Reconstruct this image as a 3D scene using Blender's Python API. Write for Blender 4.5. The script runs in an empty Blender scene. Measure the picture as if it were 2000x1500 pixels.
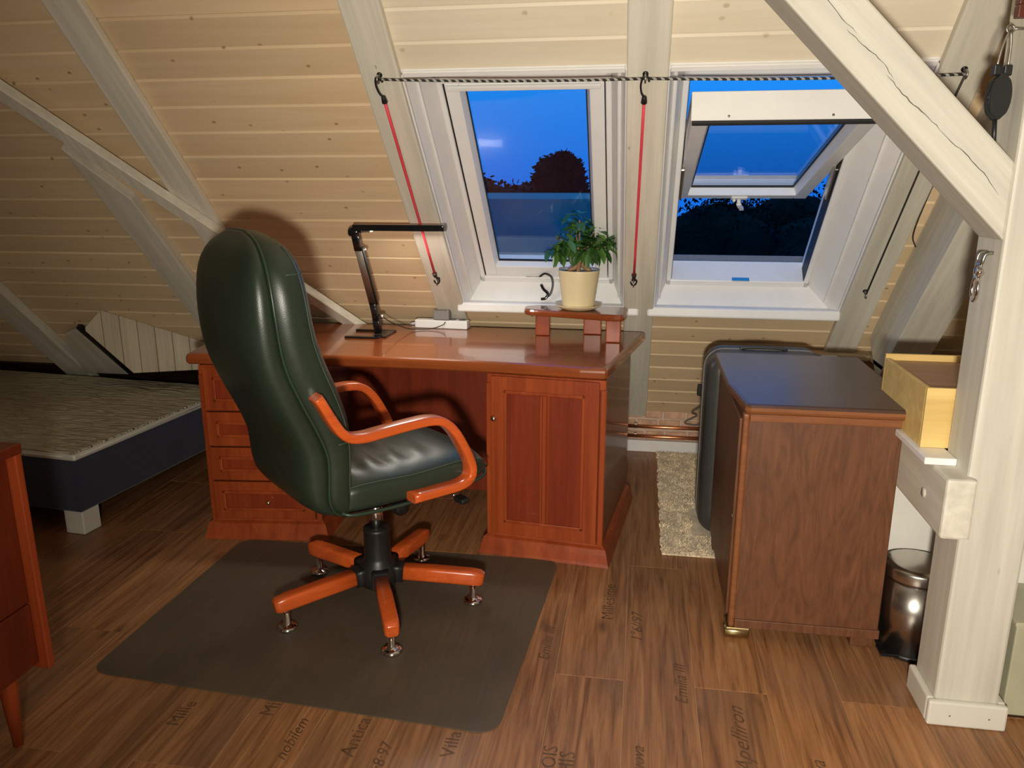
import bpy, bmesh, math, random
from mathutils import Vector, Matrix, Euler
R = math.radians
random.seed(7)
scene = bpy.context.scene
col = scene.collection

# ------------------------------------------------------------------ camera
cam_data = bpy.data.cameras.new('camera')
cam = bpy.data.objects.new('camera', cam_data)
col.objects.link(cam)
cam_data.sensor_fit = 'HORIZONTAL'
cam_data.sensor_width = 36.0
cam_data.lens = 36.0 * 1540.0 / 2000.0
cam_data.clip_start = 0.05
cam_data.clip_end = 300
cam.location = (0, 0, 1.45)
cam.rotation_euler = (R(90 - 14.3), 0, R(9.2))
scene.camera = cam

# ------------------------------------------------------------------ world (blue dusk sky)
w = bpy.data.worlds.new('dusk_sky')
scene.world = w
w.use_nodes = True
nt = w.node_tree
nt.nodes.clear()
wo = nt.nodes.new('ShaderNodeOutputWorld')
bg = nt.nodes.new('ShaderNodeBackground')
tc = nt.nodes.new('ShaderNodeTexCoord')
sx = nt.nodes.new('ShaderNodeSeparateXYZ')
rp = nt.nodes.new('ShaderNodeValToRGB')
rp.color_ramp.elements[0].position = 0.0
rp.color_ramp.elements[0].color = (0.009, 0.150, 0.72, 1)
rp.color_ramp.elements[1].position = 0.16
rp.color_ramp.elements[1].color = (0.016, 0.285, 0.92, 1)
nt.links.new(tc.outputs['Generated'], sx.inputs[0])
nt.links.new(sx.outputs['Z'], rp.inputs[0])
nt.links.new(rp.outputs[0], bg.inputs[0])
bg.inputs[1].default_value = 1.1
nt.links.new(bg.outputs[0], wo.inputs[0])

# ------------------------------------------------------------------ room lamp and added fill
def add_light(name, kind, loc, energy, color, rot=(0, 0, 0), **kw):
    d = bpy.data.lights.new(name, kind)
    d.energy = energy
    d.color = color
    for k, v in kw.items():
        setattr(d, k, v)
    o = bpy.data.objects.new(name, d)
    o.location = loc
    o.rotation_euler = rot
    col.objects.link(o)
    return o
KEY = add_light('standing_lamp_bulb', 'SPOT', (0.0, -0.28, 1.27), 305, (1.0, 0.925, 0.79), shadow_soft_size=0.055, spot_size=R(122), spot_blend=1.0)
KEY.rotation_euler = (Vector((0.55, 3.0, 1.05)) - KEY.location).to_track_quat('-Z', 'Y').to_euler()
FILL = add_light('fill_light', 'POINT', (0.2, -1.2, 2.25), 19, (1.0, 0.89, 0.72), shadow_soft_size=0.2)  # added fill light to lift the shadows, not a lamp of the room

# ------------------------------------------------------------------ exposure
scene.view_settings.view_transform = 'Standard'
scene.view_settings.look = 'None'
scene.view_settings.gamma = 1.0
scene.view_settings.use_curve_mapping = False
scene.view_settings.exposure = 0.0

# ================================================================== materials
MATS = {}
def new_mat(name):
    m = bpy.data.materials.new(name)
    m.use_nodes = True
    t = m.node_tree
    b = t.nodes['Principled BSDF']
    MATS[name] = m
    return m, t, b
def N(t, kind, **kw):
    n = t.nodes.new(kind)
    for k, v in kw.items():
        setattr(n, k, v)
    return n
def coords(t, scale=(1, 1, 1), rand=True):
    tc = N(t, 'ShaderNodeTexCoord')
    mp = N(t, 'ShaderNodeMapping')
    mp.inputs['Scale'].default_value = scale
    if rand:
        oi = N(t, 'ShaderNodeObjectInfo')
        vm = N(t, 'ShaderNodeVectorMath', operation='MULTIPLY')
        cx = N(t, 'ShaderNodeCombineXYZ')
        for i in range(3):
            t.links.new(oi.outputs['Random'], cx.inputs[i])
        vm.inputs[1].default_value = (37.3, 23.7, 11.9)
        t.links.new(cx.outputs[0], vm.inputs[0])
        ad = N(t, 'ShaderNodeVectorMath', operation='ADD')
        t.links.new(tc.outputs['Object'], ad.inputs[0])
        t.links.new(vm.outputs[0], ad.inputs[1])
        t.links.new(ad.outputs[0], mp.inputs[0])
    else:
        t.links.new(tc.outputs['Object'], mp.inputs[0])
    return mp.outputs[0]
def noise(t, vec, scale=1.0, detail=4, rough=.55, dist=0.0):
    n = N(t, 'ShaderNodeTexNoise')
    n.inputs['Scale'].default_value = scale
    n.inputs['Detail'].default_value = detail
    n.inputs['Roughness'].default_value = rough
    n.inputs['Distortion'].default_value = dist
    t.links.new(vec, n.inputs['Vector'])
    return n.outputs['Fac']
def ramp(t, fac, stops):
    r = N(t, 'ShaderNodeValToRGB')
    els = r.color_ramp.elements
    while len(els) < len(stops):
        els.new(0.5)
    for e, (p, c) in zip(els, stops):
        e.position = p
        e.color = (c[0], c[1], c[2], 1) if not isinstance(c, (int, float)) else (c, c, c, 1)
    t.links.new(fac, r.inputs[0])
    return r.outputs[0]
def mix(t, fac, a, b, blend='MIX'):
    m = N(t, 'ShaderNodeMixRGB', blend_type=blend)
    for i, v in enumerate((fac, a, b)):
        if isinstance(v, (int, float)):
            m.inputs[i].default_value = v if i == 0 else (v, v, v, 1)
        elif isinstance(v, tuple):
            m.inputs[i].default_value = (*v, 1)
        else:
            t.links.new(v, m.inputs[i])
    return m.outputs[0]
def bump(t, b, h, strength=.2, dist=.01):
    n = N(t, 'ShaderNodeBump')
    n.inputs['Strength'].default_value = strength
    n.inputs['Distance'].default_value = dist
    t.links.new(h, n.inputs['Height'])
    t.links.new(n.outputs[0], b.inputs['Normal'])
def wood(name, c1, c2, axis='x', rough=.5, grain=14, along=.9, knots=0.0, knot_col=(.2, .11, .05), tint=.12, coat=0.0, bumps=.15, dist=1.2, spec=.5, fine=(.86, 1.06), kscale=None):
    m, t, b = new_mat(name)
    i = 'xyz'.index(axis)
    sc = [grain] * 3
    sc[i] = along
    v = coords(t, tuple(sc))
    n1 = noise(t, v, 1.0, 5, .6, dist)
    sc2 = [grain * 5] * 3
    sc2[i] = along * 2
    v2 = coords(t, tuple(sc2))
    n2 = noise(t, v2, 1.0, 3, .6, .3)
    c = ramp(t, n1, [(.32, c1), (.68, c2)])
    f = ramp(t, n2, [(.3, fine[0]), (.7, fine[1])])
    c = mix(t, 1.0, c, f, 'MULTIPLY')
    if tint:
        oi = N(t, 'ShaderNodeObjectInfo')
        tr = ramp(t, oi.outputs['Random'], [(0, 1 - tint), (1, 1 + tint)])
        c = mix(t, 1.0, c, tr, 'MULTIPLY')
    if knots:
        ks = [11.0] * 3
        ks[i] = 4.2
        if kscale: ks = list(kscale)
        v3 = coords(t, tuple(ks))
        vo = N(t, 'ShaderNodeTexVoronoi')
        if kscale: vo.voronoi_dimensions = '2D'
        vo.inputs['Scale'].default_value = 1.0
        t.links.new(v3, vo.inputs['Vector'])
        k = ramp(t, vo.outputs['Distance'], [(knots * .45, 1.0), (knots, 0.0)])
        if kscale:
            sp_ = N(t, 'ShaderNodeSeparateColor')
            t.links.new(vo.outputs['Color'], sp_.inputs[0])
            k = mix(t, 1.0, k, ramp(t, sp_.outputs[0], [(.40, 0.0), (.75, .9)]), 'MULTIPLY')
        c = mix(t, k, c, knot_col)
    t.links.new(c, b.inputs['Base Color'])
    b.inputs['Roughness'].default_value = rough
    b.inputs['Specular IOR Level'].default_value = spec
    if coat:
        b.inputs['Coat Weight'].default_value = coat
        b.inputs['Coat Roughness'].default_value = .06
    bump(t, b, n2, bumps, .002)
    return m
def plain(name, c, rough=.5, metal=0.0, var=.08, scale=12, spec=.5, coat=0.0, bumps=0.0, bscale=200, emit=None, estr=1.0, sheen=0.0):
    m, t, b = new_mat(name)
    v = coords(t, (1, 1, 1))
    n1 = noise(t, v, scale, 4)
    lo = tuple(max(0, x * (1 - var)) for x in c)
    hi = tuple(x * (1 + var) for x in c)
    t.links.new(ramp(t, n1, [(.3, lo), (.7, hi)]), b.inputs['Base Color'])
    b.inputs['Roughness'].default_value = rough
    b.inputs['Metallic'].default_value = metal
    b.inputs['Specular IOR Level'].default_value = spec
    if coat:
        b.inputs['Coat Weight'].default_value = coat
        b.inputs['Coat Roughness'].default_value = .05
    if sheen:
        b.inputs['Sheen Weight'].default_value = sheen
    if bumps:
        bump(t, b, noise(t, v, bscale, 3), bumps, .003)
    if emit:
        b.inputs['Emission Color'].default_value = (*emit, 1)
        b.inputs['Emission Strength'].default_value = estr
    return m

M_board = wood('whitewashed_pine_boards', (.70, .515, .305), (.76, .585, .375), 'x', .55, 9, .7, knots=.062, knot_col=(.34, .20, .095), tint=.07, bumps=.06, fine=(.955, 1.02), kscale=(6.5, 8.5, 1))
M_board_pale = wood('pale_limewashed_pine_boards', (.72, .63, .475), (.78, .70, .55), 'x', .55, 9, .7, knots=.075, knot_col=(.55, .46, .32), tint=.05, bumps=.06, fine=(.965, 1.02), kscale=(6.0, 8.0, 1))
M_vboard = wood('whitewashed_upright_boards', (.52, .44, .32), (.60, .52, .39), 'z', .6, 13, .8, tint=.08, bumps=.1)
M_rafter = wood('limewashed_timber', (.60, .56, .46), (.72, .69, .59), 'y', .6, 7, .7, knots=.05, knot_col=(.42, .40, .33), tint=.05, bumps=.25)
M_timber_z = wood('limewashed_post_timber', (.55, .52, .44), (.63, .605, .525), 'z', .6, 7, .7, knots=.06, knot_col=(.46, .45, .38), tint=.03, bumps=.25)
M_timber_d = wood('limewashed_brace_timber', (.55, .52, .44), (.63, .605, .525), 'x', .6, 7, .7, knots=.05, knot_col=(.46, .45, .38), tint=.03, bumps=.25)
M_crack = plain('dark_wood_crack', (.10, .09, .07), .9)
M_white = plain('white_window_paint', (.84, .84, .83), .35, var=.02)
M_lining = plain('white_lining_board', (.80, .79, .78), .5, var=.03)
M_gasket = plain('black_rubber_seal', (.012, .012, .014), .6)
M_wall = plain('white_plaster', (.74, .72, .66), .8, var=.03, bumps=.1, bscale=60)
M_subroof = plain('dark_underlay', (.16, .12, .08), .9)
M_cherry = wood('varnished_cherry', (.25, .040, .010), (.39, .074, .017), 'z', .32, 16, 1.0, tint=.0, coat=.35, bumps=.03, dist=.6)
M_cherry_x = wood('varnished_cherry_top', (.215, .046, .011), (.31, .074, .017), 'x', .24, 12, .8, tint=.0, coat=.65, bumps=.015, dist=.6)
M_cherry_dark = wood('dark_cherry_veneer', (.17, .021, .007), (.25, .037, .011), 'z', .32, 16, 1.0, tint=.0, coat=.3, bumps=.03, dist=.6)
M_cherry_mid = wood('mid_cherry_veneer', (.20, .027, .008), (.31, .050, .013), 'z', .32, 16, 1.0, tint=.0, coat=.3, bumps=.03, dist=.6)
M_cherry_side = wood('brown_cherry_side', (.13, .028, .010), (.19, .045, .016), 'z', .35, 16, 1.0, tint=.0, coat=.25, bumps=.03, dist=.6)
M_armwood = wood('orange_lacquered_beech', (.55, .085, .014), (.68, .12, .022), 'x', .28, 22, 2.0, tint=.0, coat=.5, bumps=.03, dist=.4)
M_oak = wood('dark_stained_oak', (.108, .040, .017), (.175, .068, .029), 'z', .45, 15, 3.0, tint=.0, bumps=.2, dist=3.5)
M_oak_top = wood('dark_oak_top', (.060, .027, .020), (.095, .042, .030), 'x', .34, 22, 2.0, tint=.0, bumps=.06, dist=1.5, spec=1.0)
M_oak_edge = wood('worn_oak_edge', (.19, .066, .024), (.27, .098, .034), 'x', .38, 24, 2.2, tint=.0, bumps=.1)
M_brass = plain('aged_brass', (.42, .34, .17), .32, 1.0, .2)
M_chrome = plain('polished_chrome', (.72, .70, .66), .14, 1.0, .02)
M_steel = plain('brushed_steel', (.55, .52, .48), .26, 1.0, .05)
M_knob = plain('pale_brass_knob', (.75, .66, .48), .2, 1.0, .02)
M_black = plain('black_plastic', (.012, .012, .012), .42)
M_blackgloss = plain('gloss_black_metal', (.010, .010, .011), .16, 0.0, .05)
M_lampgrey = plain('bronze_grey_metal', (.26, .22, .18), .38, .7, .05)
M_copper = plain('copper_pipe', (.80, .33, .17), .28, 1.0, .08)
M_iron = plain('galvanised_iron', (.38, .36, .32), .35, 1.0, .2, 60)
M_navy = plain('navy_upholstery', (.020, .022, .050), .85, var=.15, scale=40, bumps=.2, bscale=400, sheen=.3)
M_legwhite = plain('white_lacquer', (.68, .66, .58), .4, var=.02)
M_red = plain('red_elastic_cord', (.80, .06, .09), .6, var=.12, scale=160)
M_blackcord = plain('thin_black_cord', (.03, .028, .025), .7, var=.3, scale=200)
M_yellow = wood('yellow_pine_box', (.68, .45, .14), (.78, .56, .21), 'x', .5, 10, .8, tint=.03, bumps=.05)
M_tan = wood('brown_lid_wood', (.36, .20, .10), (.46, .27, .14), 'x', .5, 12, .8, tint=.0, bumps=.05)
M_ledge = wood('tan_ledge_pine', (.42, .31, .19), (.52, .40, .26), 'x', .55, 10, .8, tint=.0, bumps=.06)
M_pot = plain('cream_glazed_pot', (.78, .66, .40), .45, var=.03)
M_soil = plain('dark_soil', (.03, .02, .013), .95, var=.4, scale=80)
M_trunk = plain('ficus_root_bark', (.40, .22, .12), .7, var=.35, scale=40, bumps=.4, bscale=60)
M_suit = plain('charcoal_shell', (.045, .045, .044), .38, var=.05, spec=.6)
M_stripwhite = plain('white_plastic', (.74, .74, .72), .4, var=.01)
M_grey = plain('grey_plastic', (.20, .19, .18), .55, var=.1, scale=150)
M_dresser = wood('red_walnut_dresser', (.30, .045, .012), (.42, .075, .018), 'z', .35, 14, 1.0, tint=.0, coat=.2, bumps=.04)
M_dresser_front = wood('dark_red_drawer_wood', (.115, .016, .006), (.17, .026, .008), 'z', .3, 14, 1.0, tint=.0, coat=.2, bumps=.04)  # drawer fronts and top darker than the side panels
M_amber = plain('amber_carved_stone', (.55, .28, .09), .3, var=.5, scale=30, spec=.6)
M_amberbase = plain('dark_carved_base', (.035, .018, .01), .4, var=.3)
M_panel = plain('pale_green_panel', (.42, .41, .29), .5, var=.10, scale=5)
M_frame = plain('dark_red_frame', (.09, .022, .012), .35, var=.3)
M_gold = plain('gilded_edge', (.48, .30, .06), .35, .6, .3, 40)
M_ground = plain('dusk_lawn', (.010, .016, .010), .95, var=.4, scale=.4)
M_roof_block = plain('grey_roof_block', (.22, .19, .16), .5, var=.08, scale=2)
M_bark = plain('dusk_bark', (.02, .015, .01), .95)
M_mortar = plain('limewash_mortar', (.60, .47, .36), .9, var=.12, scale=25, bumps=.4, bscale=90)

# leather
m, t, b = new_mat('dark_green_leather')
v = coords(t, (1, 1, 1), False)
n1 = noise(t, v, 6, 4)
t.links.new(ramp(t, n1, [(.3, (.0160, .027, .0175)), (.7, (.0225, .036, .0240))]), b.inputs['Base Color'])
b.inputs['Roughness'].default_value = .36
b.inputs['Specular IOR Level'].default_value = .55
vo = N(t, 'ShaderNodeTexVoronoi')
vo.inputs['Scale'].default_value = 420
t.links.new(v, vo.inputs['Vector'])
bump(t, b, vo.outputs['Distance'], .10, .002)
M_leather = m
M_piping = plain('green_leather_piping', (.022, .042, .026), .33, var=.05)
M_stitch = plain('pale_green_stitching', (.055, .085, .06), .6)

# laminate planks
m, t, b = new_mat('brown_laminate_plank')
v = coords(t, (26, 1.5, 26))
v2 = coords(t, (90, 4, 90))
v3 = coords(t, (3.0, 1.2, 3))
g1 = noise(t, v, 1, 5, .6, 1.6)
g2 = noise(t, v2, 1, 3, .6, .4)
g3 = noise(t, v3, 1, 3, .5, .8)
c = ramp(t, g1, [(.30, (.150, .063, .025)), (.5, (.275, .128, .053)), (.72, (.36, .178, .078))])
c = mix(t, 1.0, c, ramp(t, g2, [(.32, .70), (.55, 1.06)]), 'MULTIPLY')
c = mix(t, ramp(t, g3, [(.52, 0.0), (.72, .5)]), c, (.17, .10, .066))
vk = coords(t, (6.5, 2.6, 6.5))
vo = N(t, 'ShaderNodeTexVoronoi')
vo.inputs['Scale'].default_value = 1.0
t.links.new(vk, vo.inputs['Vector'])
c = mix(t, ramp(t, vo.outputs['Distance'], [(.03, .75), (.16, 0.0)]), c, (.055, .025, .014))
oi = N(t, 'ShaderNodeObjectInfo')
c = mix(t, 1.0, c, ramp(t, oi.outputs['Random'], [(0, (.96, .95, .96)), (.5, (1.12, 1.08, 1.03)), (1, (1.28, 1.24, 1.16))]), 'MULTIPLY')
t.links.new(c, b.inputs['Base Color'])
t.links.new(ramp(t, g1, [(.3, .34), (.7, .44)]), b.inputs['Roughness'])
b.inputs['Specular IOR Level'].default_value = .42
bump(t, b, g2, .12, .001)
M_plank = m
M_seam = plain('pale_plank_joint', (.40, .23, .115), .6)
M_print = plain('printed_lettering', (.115, .058, .028), .5, var=.4, scale=60)

# glass
m, t, b = new_mat('window_glass')
t.nodes.remove(b)
out = t.nodes['Material Output']
fr = N(t, 'ShaderNodeFresnel')
ge = N(t, 'ShaderNodeNewGeometry')
mi = N(t, 'ShaderNodeMapRange')
mi.inputs['To Min'].default_value = 1.55
mi.inputs['To Max'].default_value = 1 / 1.55
t.links.new(ge.outputs['Backfacing'], mi.inputs['Value'])
t.links.new(mi.outputs[0], fr.inputs['IOR'])
tr = N(t, 'ShaderNodeBsdfTransparent')
tr.inputs[0].default_value = (.965, .98, .985, 1)
gl = N(t, 'ShaderNodeBsdfGlossy')
gl.inputs['Roughness'].default_value = 0.01
ms = N(t, 'ShaderNodeMixShader')
t.links.new(fr.outputs[0], ms.inputs[0])
t.links.new(tr.outputs[0], ms.inputs[1])
t.links.new(gl.outputs[0], ms.inputs[2])
t.links.new(ms.outputs[0], out.inputs[0])
M_glass = m

# translucent floor mat
m, t, b = new_mat('smoky_vinyl_mat')
out = t.nodes['Material Output']
v = coords(t, (1, 1, 1), False)
t.links.new(ramp(t, noise(t, v, 5, 4), [(.3, (.15, .122, .088)), (.7, (.19, .155, .112))]), b.inputs['Base Color'])
t.links.new(ramp(t, noise(t, v, 9, 3), [(.3, .38), (.7, .42)]), b.inputs['Roughness'])
tr = N(t, 'ShaderNodeBsdfTransparent')
tr.inputs[0].default_value = (.80, .78, .75, 1)
ms = N(t, 'ShaderNodeMixShader')
ms.inputs[0].default_value = .42
t.links.new(tr.outputs[0], ms.inputs[1])
t.links.new(b.outputs[0], ms.inputs[2])
t.links.new(ms.outputs[0], out.inputs[0])
M_mat = m

# quilted mattress
m, t, b = new_mat('quilted_mattress_cover')
b.inputs['Base Color'].default_value = (.48, .42, .29, 1)
b.inputs['Roughness'].default_value = .85
v = coords(t, (6, 26, 10), False)
h = noise(t, v, 1, 2, .4, 1.8)
bump(t, b, h, 1.0, .035)
t.links.new(ramp(t, h, [(.3, (.46, .42, .30)), (.7, (.58, .53, .40))]), b.inputs['Base Color'])
M_mattress = m

# bricks
M_brick = plain('limewashed_brick', (.58, .36, .24), .9, var=.28, scale=18, bumps=.5, bscale=70)
# rug pile
M_rug = plain('cream_shag_pile', (.70, .58, .40), .9, var=.35, scale=14, sheen=.3)
# leaves
m, t, b = new_mat('ficus_leaf_green')
oi = N(t, 'ShaderNodeObjectInfo')
t.links.new(ramp(t, oi.outputs['Random'], [(0, (.025, .075, .016)), (.6, (.05, .14, .028)), (1, (.12, .25, .05))]), b.inputs['Base Color'])
b.inputs['Roughness'].default_value = .32
M_leaf = m
m, t, b = new_mat('dusk_foliage')
v = coords(t, (1, 1, 1), False)
t.links.new(ramp(t, noise(t, v, 2.0, 4), [(.35, (.002, .0035, .002)), (.7, (.008, .012, .006))]), b.inputs['Base Color'])
b.inputs['Roughness'].default_value = .9
b.inputs['Specular IOR Level'].default_value = .1
M_foliage = m
# LED
m, t, b = new_mat('led_diffuser')
b.inputs['Base Color'].default_value = (.9, .9, .9, 1)
b.inputs['Emission Color'].default_value = (1, .95, .86, 1)
b.inputs['Emission Strength'].default_value = 14
M_led = m
# two-tone cord
m, t, b = new_mat('black_and_white_cord')
v = coords(t, (1, 1, 1), False)
wv = N(t, 'ShaderNodeTexWave', wave_type='BANDS', bands_direction='DIAGONAL')
wv.inputs['Scale'].default_value = 26
t.links.new(v, wv.inputs['Vector'])
t.links.new(ramp(t, wv.outputs['Fac'], [(.55, (.02, .02, .02)), (.7, (.40, .38, .34))]), b.inputs['Base Color'])
b.inputs['Roughness'].default_value = .8
M_rope = m

# ================================================================== mesh helpers
class B:
    def __init__(s):
        s.bm = bmesh.new()
    def merge(s, tmp, mat=None):
        if mat is not None:
            bmesh.ops.transform(tmp, matrix=mat, verts=tmp.verts)
        vm = {}
        for v in tmp.verts:
            vm[v] = s.bm.verts.new(v.co)
        for f in tmp.faces:
            try:
                nf = s.bm.faces.new([vm[v] for v in f.verts])
                nf.smooth = f.smooth
            except ValueError:
                pass
        tmp.free()
        return s
    def box(s, lo, hi, bev=0.0, seg=2, mat=None):
        t = bmesh.new()
        bmesh.ops.create_cube(t, size=1.0)
        c = [(a + b_) / 2 for a, b_ in zip(lo, hi)]
        d = [abs(b_ - a) for a, b_ in zip(lo, hi)]
        bmesh.ops.scale(t, vec=d, verts=t.verts)
        bmesh.ops.translate(t, vec=c, verts=t.verts)
        if bev:
            bmesh.ops.bevel(t, geom=list(t.edges), offset=min(bev, min(d) * .45), segments=seg, profile=.5, affect='EDGES')
        return s.merge(t, mat)
    def prism(s, poly, axis, a0, a1, bev=0.0, seg=2, mat=None):
        # poly: 2D points in the two other axes (order xyz without axis)
        t = bmesh.new()
        def P(p, a):
            q = [0, 0, 0]
            o = [i for i in range(3) if i != axis]
            q[o[0]], q[o[1]], q[axis] = p[0], p[1], a
            return q
        v0 = [t.verts.new(P(p, a0)) for p in poly]
        v1 = [t.verts.new(P(p, a1)) for p in poly]
        n = len(poly)
        t.faces.new(v0)
        t.faces.new(list(reversed(v1)))
        for i in range(n):
            t.faces.new([v0[i], v1[i], v1[(i + 1) % n], v0[(i + 1) % n]])
        bmesh.ops.recalc_face_normals(t, faces=t.faces)
        if bev:
            bmesh.ops.bevel(t, geom=list(t.edges), offset=bev, segments=seg, profile=.5, affect='EDGES', clamp_overlap=True)
        return s.merge(t, mat)
    def hexa(s, pts):
        vs = [s.bm.verts.new(p) for p in pts]
        for f in ((0, 1, 2, 3), (7, 6, 5, 4), (0, 4, 5, 1), (1, 5, 6, 2), (2, 6, 7, 3), (3, 7, 4, 0)):
            s.bm.faces.new([vs[i] for i in f])
        bmesh.ops.recalc_face_normals(s.bm, faces=s.bm.faces)
        return s
    def cyl(s, p0, p1, r0, r1=None, n=20, bev=0.0, smooth=True):
        r1 = r0 if r1 is None else r1
        p0, p1 = Vector(p0), Vector(p1)
        d = p1 - p0
        prof = [(0, 0)]
        L = d.length
        if bev:
            prof += [(r0 - bev, 0), (r0, bev), (r1, L - bev), (r1 - bev, L)]
        else:
            prof += [(r0, 0), (r1, L)]
        prof += [(0, L)]
        q = d.to_track_quat('Z', 'Y').to_matrix().to_4x4()
        q.translation = p0
        return s.lathe(prof, n, q, smooth)
    def lathe(s, prof, n=32, mat=None, smooth=True):
        t = bmesh.new()
        rings = []
        for r, z in prof:
            if r < 1e-6:
                rings.append([t.verts.new((0, 0, z))])
            else:
                rings.append([t.verts.new((r * math.cos(2 * math.pi * i / n), r * math.sin(2 * math.pi * i / n), z)) for i in range(n)])
        for a, b_ in zip(rings, rings[1:]):
            for i in range(n):
                j = (i + 1) % n
                if len(a) == 1 and len(b_) == 1:
                    continue
                if len(a) == 1:
                    f = t.faces.new([a[0], b_[j], b_[i]])
                elif len(b_) == 1:
                    f = t.faces.new([a[i], a[j], b_[0]])
                else:
                    f = t.faces.new([a[i], a[j], b_[j], b_[i]])
                f.smooth = smooth
        bmesh.ops.recalc_face_normals(t, faces=t.faces)
        return s.merge(t, mat)
    def tube(s, pts, r, n=8, closed=False, caps=True):
        return s.sweep(pts, [(r * math.cos(2 * math.pi * i / n), r * math.sin(2 * math.pi * i / n)) for i in range(n)], None, closed, caps)
    def sweep(s, pts, sec, side=None, closed=False, caps=True, smooth=True, scales=None):
        pts = [Vector(p) for p in pts]
        t = bmesh.new()
        rings = []
        n = len(pts)
        prev = None
        for i, p in enumerate(pts):
            if closed:
                tg = pts[(i + 1) % n] - pts[i - 1]
            else:
                tg = pts[min(i + 1, n - 1)] - pts[max(i - 1, 0)]
            tg.normalize()
            if side is not None:
                a = Vector(side)
                a = (a - tg * a.dot(tg)).normalized()
            elif prev is None:
                a = tg.orthogonal().normalized()
            else:
                a = (prev - tg * prev.dot(tg)).normalized()
            prev = a
            b_ = tg.cross(a)
            k = scales[i] if scales else 1.0
            rings.append([t.verts.new(p + a * x * k + b_ * y * k) for x, y in sec])
        m_ = len(sec)
        rng = range(n) if closed else range(n - 1)
        for i in rng:
            A, Bq = rings[i], rings[(i + 1) % n]
            for j in range(m_):
                f = t.faces.new([A[j], A[(j + 1) % m_], Bq[(j + 1) % m_], Bq[j]])
                f.smooth = smooth
        if caps and not closed:
            t.faces.new(list(reversed(rings[0])))
            t.faces.new(rings[-1])
        bmesh.ops.recalc_face_normals(t, faces=t.faces)
        return s.merge(t)
    def loft(s, loops, caps=True, smooth=True, closed=True):
        t = bmesh.new()
        rings = [[t.verts.new(p) for p in L] for L in loops]
        m_ = len(loops[0])
        for A, Bq in zip(rings, rings[1:]):
            for j in range(m_ if closed else m_ - 1):
                f = t.faces.new([A[j], A[(j + 1) % m_], Bq[(j + 1) % m_], Bq[j]])
                f.smooth = smooth
        if caps and closed:
            t.faces.new(list(reversed(rings[0])))
            t.faces.new(rings[-1])
        bmesh.ops.recalc_face_normals(t, faces=t.faces)
        return s.merge(t)
    def mesh(s, name):
        me = bpy.data.meshes.new(name)
        bmesh.ops.recalc_face_normals(s.bm, faces=s.bm.faces)
        s.bm.to_mesh(me)
        s.bm.free()
        return me
    def obj(s, name, mat, parent=None, label=None, cat=None, group=None, kind=None, world=False, subsurf=0, loc=None, rot=None):
        me = s.mesh(name)
        return place(name, me, mat, parent, label, cat, group, kind, world, subsurf, loc, rot)
def place(name, me, mat, parent=None, label=None, cat=None, group=None, kind=None, world=False, subsurf=0, loc=None, rot=None):
    if mat is not None and not me.materials:
        me.materials.append(mat)
    o = bpy.data.objects.new(name, me)
    col.objects.link(o)
    if parent is not None:
        o.parent = parent
        if world:
            m4 = Matrix.Identity(4)
            p = parent
            while p is not None:
                m4 = p.matrix_basis @ m4
                p = p.parent
            me.transform(m4.inverted())
    if loc is not None:
        o.location = loc
    if rot is not None:
        o.rotation_euler = rot
    tag(o, label, cat, group, kind)
    if subsurf:
        md = o.modifiers.new('smooth', 'SUBSURF')
        md.levels = subsurf
        md.render_levels = subsurf
        for p in me.polygons:
            p.use_smooth = True
    return o
def tag(o, label=None, cat=None, group=None, kind=None):
    if label: o['label'] = label
    if cat: o['category'] = cat
    if group: o['group'] = group
    if kind: o['kind'] = kind
def thing(name, label=None, cat=None, loc=(0, 0, 0), rot=(0, 0, 0), group=None, kind=None):
    o = bpy.data.objects.new(name, None)
    o.empty_display_size = .05
    o.location = loc
    o.rotation_euler = rot if isinstance(rot, tuple) else (0, 0, rot)
    col.objects.link(o)
    tag(o, label, cat, group, kind)
    return o
def smooth_path(pts, k=6, closed=False):
    P = [Vector(p) for p in pts]
    n = len(P)
    out = []
    rng = range(n) if closed else range(n - 1)
    for i in rng:
        p0 = P[i - 1] if (closed or i > 0) else P[0] * 2 - P[1]
        p1, p2 = P[i], P[(i + 1) % n]
        p3 = P[(i + 2) % n] if (closed or i + 2 < n) else P[-1] * 2 - P[-2]
        for j in range(k):
            u = j / k
            out.append(.5 * ((2 * p1) + (p2 - p0) * u + (2 * p0 - 5 * p1 + 4 * p2 - p3) * u * u + (3 * p1 - p0 - 3 * p2 + p3) * u ** 3))
    if not closed:
        out.append(P[-1])
    return out
def rrect(a, b_, r, k=3):
    pts = []
    for cx, cy, s0 in ((a - r, b_ - r, 0), (-a + r, b_ - r, 90), (-a + r, -b_ + r, 180), (a - r, -b_ + r, 270)):
        for i in range(k + 1):
            an = R(s0 + 90 * i / k)
            pts.append((cx + r * math.cos(an), cy + r * math.sin(an)))
    return pts
def copy_obj(o, parent=None, loc=None, rot=None):
    c = o.copy()
    col.objects.link(c)
    c.parent = parent
    if loc is not None: c.location = loc
    if rot is not None: c.rotation_euler = rot
    return c

# roof frame: x along the wall, s up the slope, h inward from the board face
Q = math.sqrt(.5)
ROT_ROOF = (R(135), 0, 0)
def RP(x, s, h=0.0):
    return (x, 4.255 - (s + h) * Q, .225 + (s - h) * Q)
def s_of(z):
    return (z - .225) / Q
PITCH = .1172
XL, XR, YF = -4.6, 2.8, -2.6
S_TOP = 3.29
WIN = {1: dict(x0=-.80, x1=-.066, xc=-.428), 2: dict(x0=.064, x1=.85, xc=.424)}
S_WB, S_WT = PITCH * 8, PITCH * 19

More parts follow.
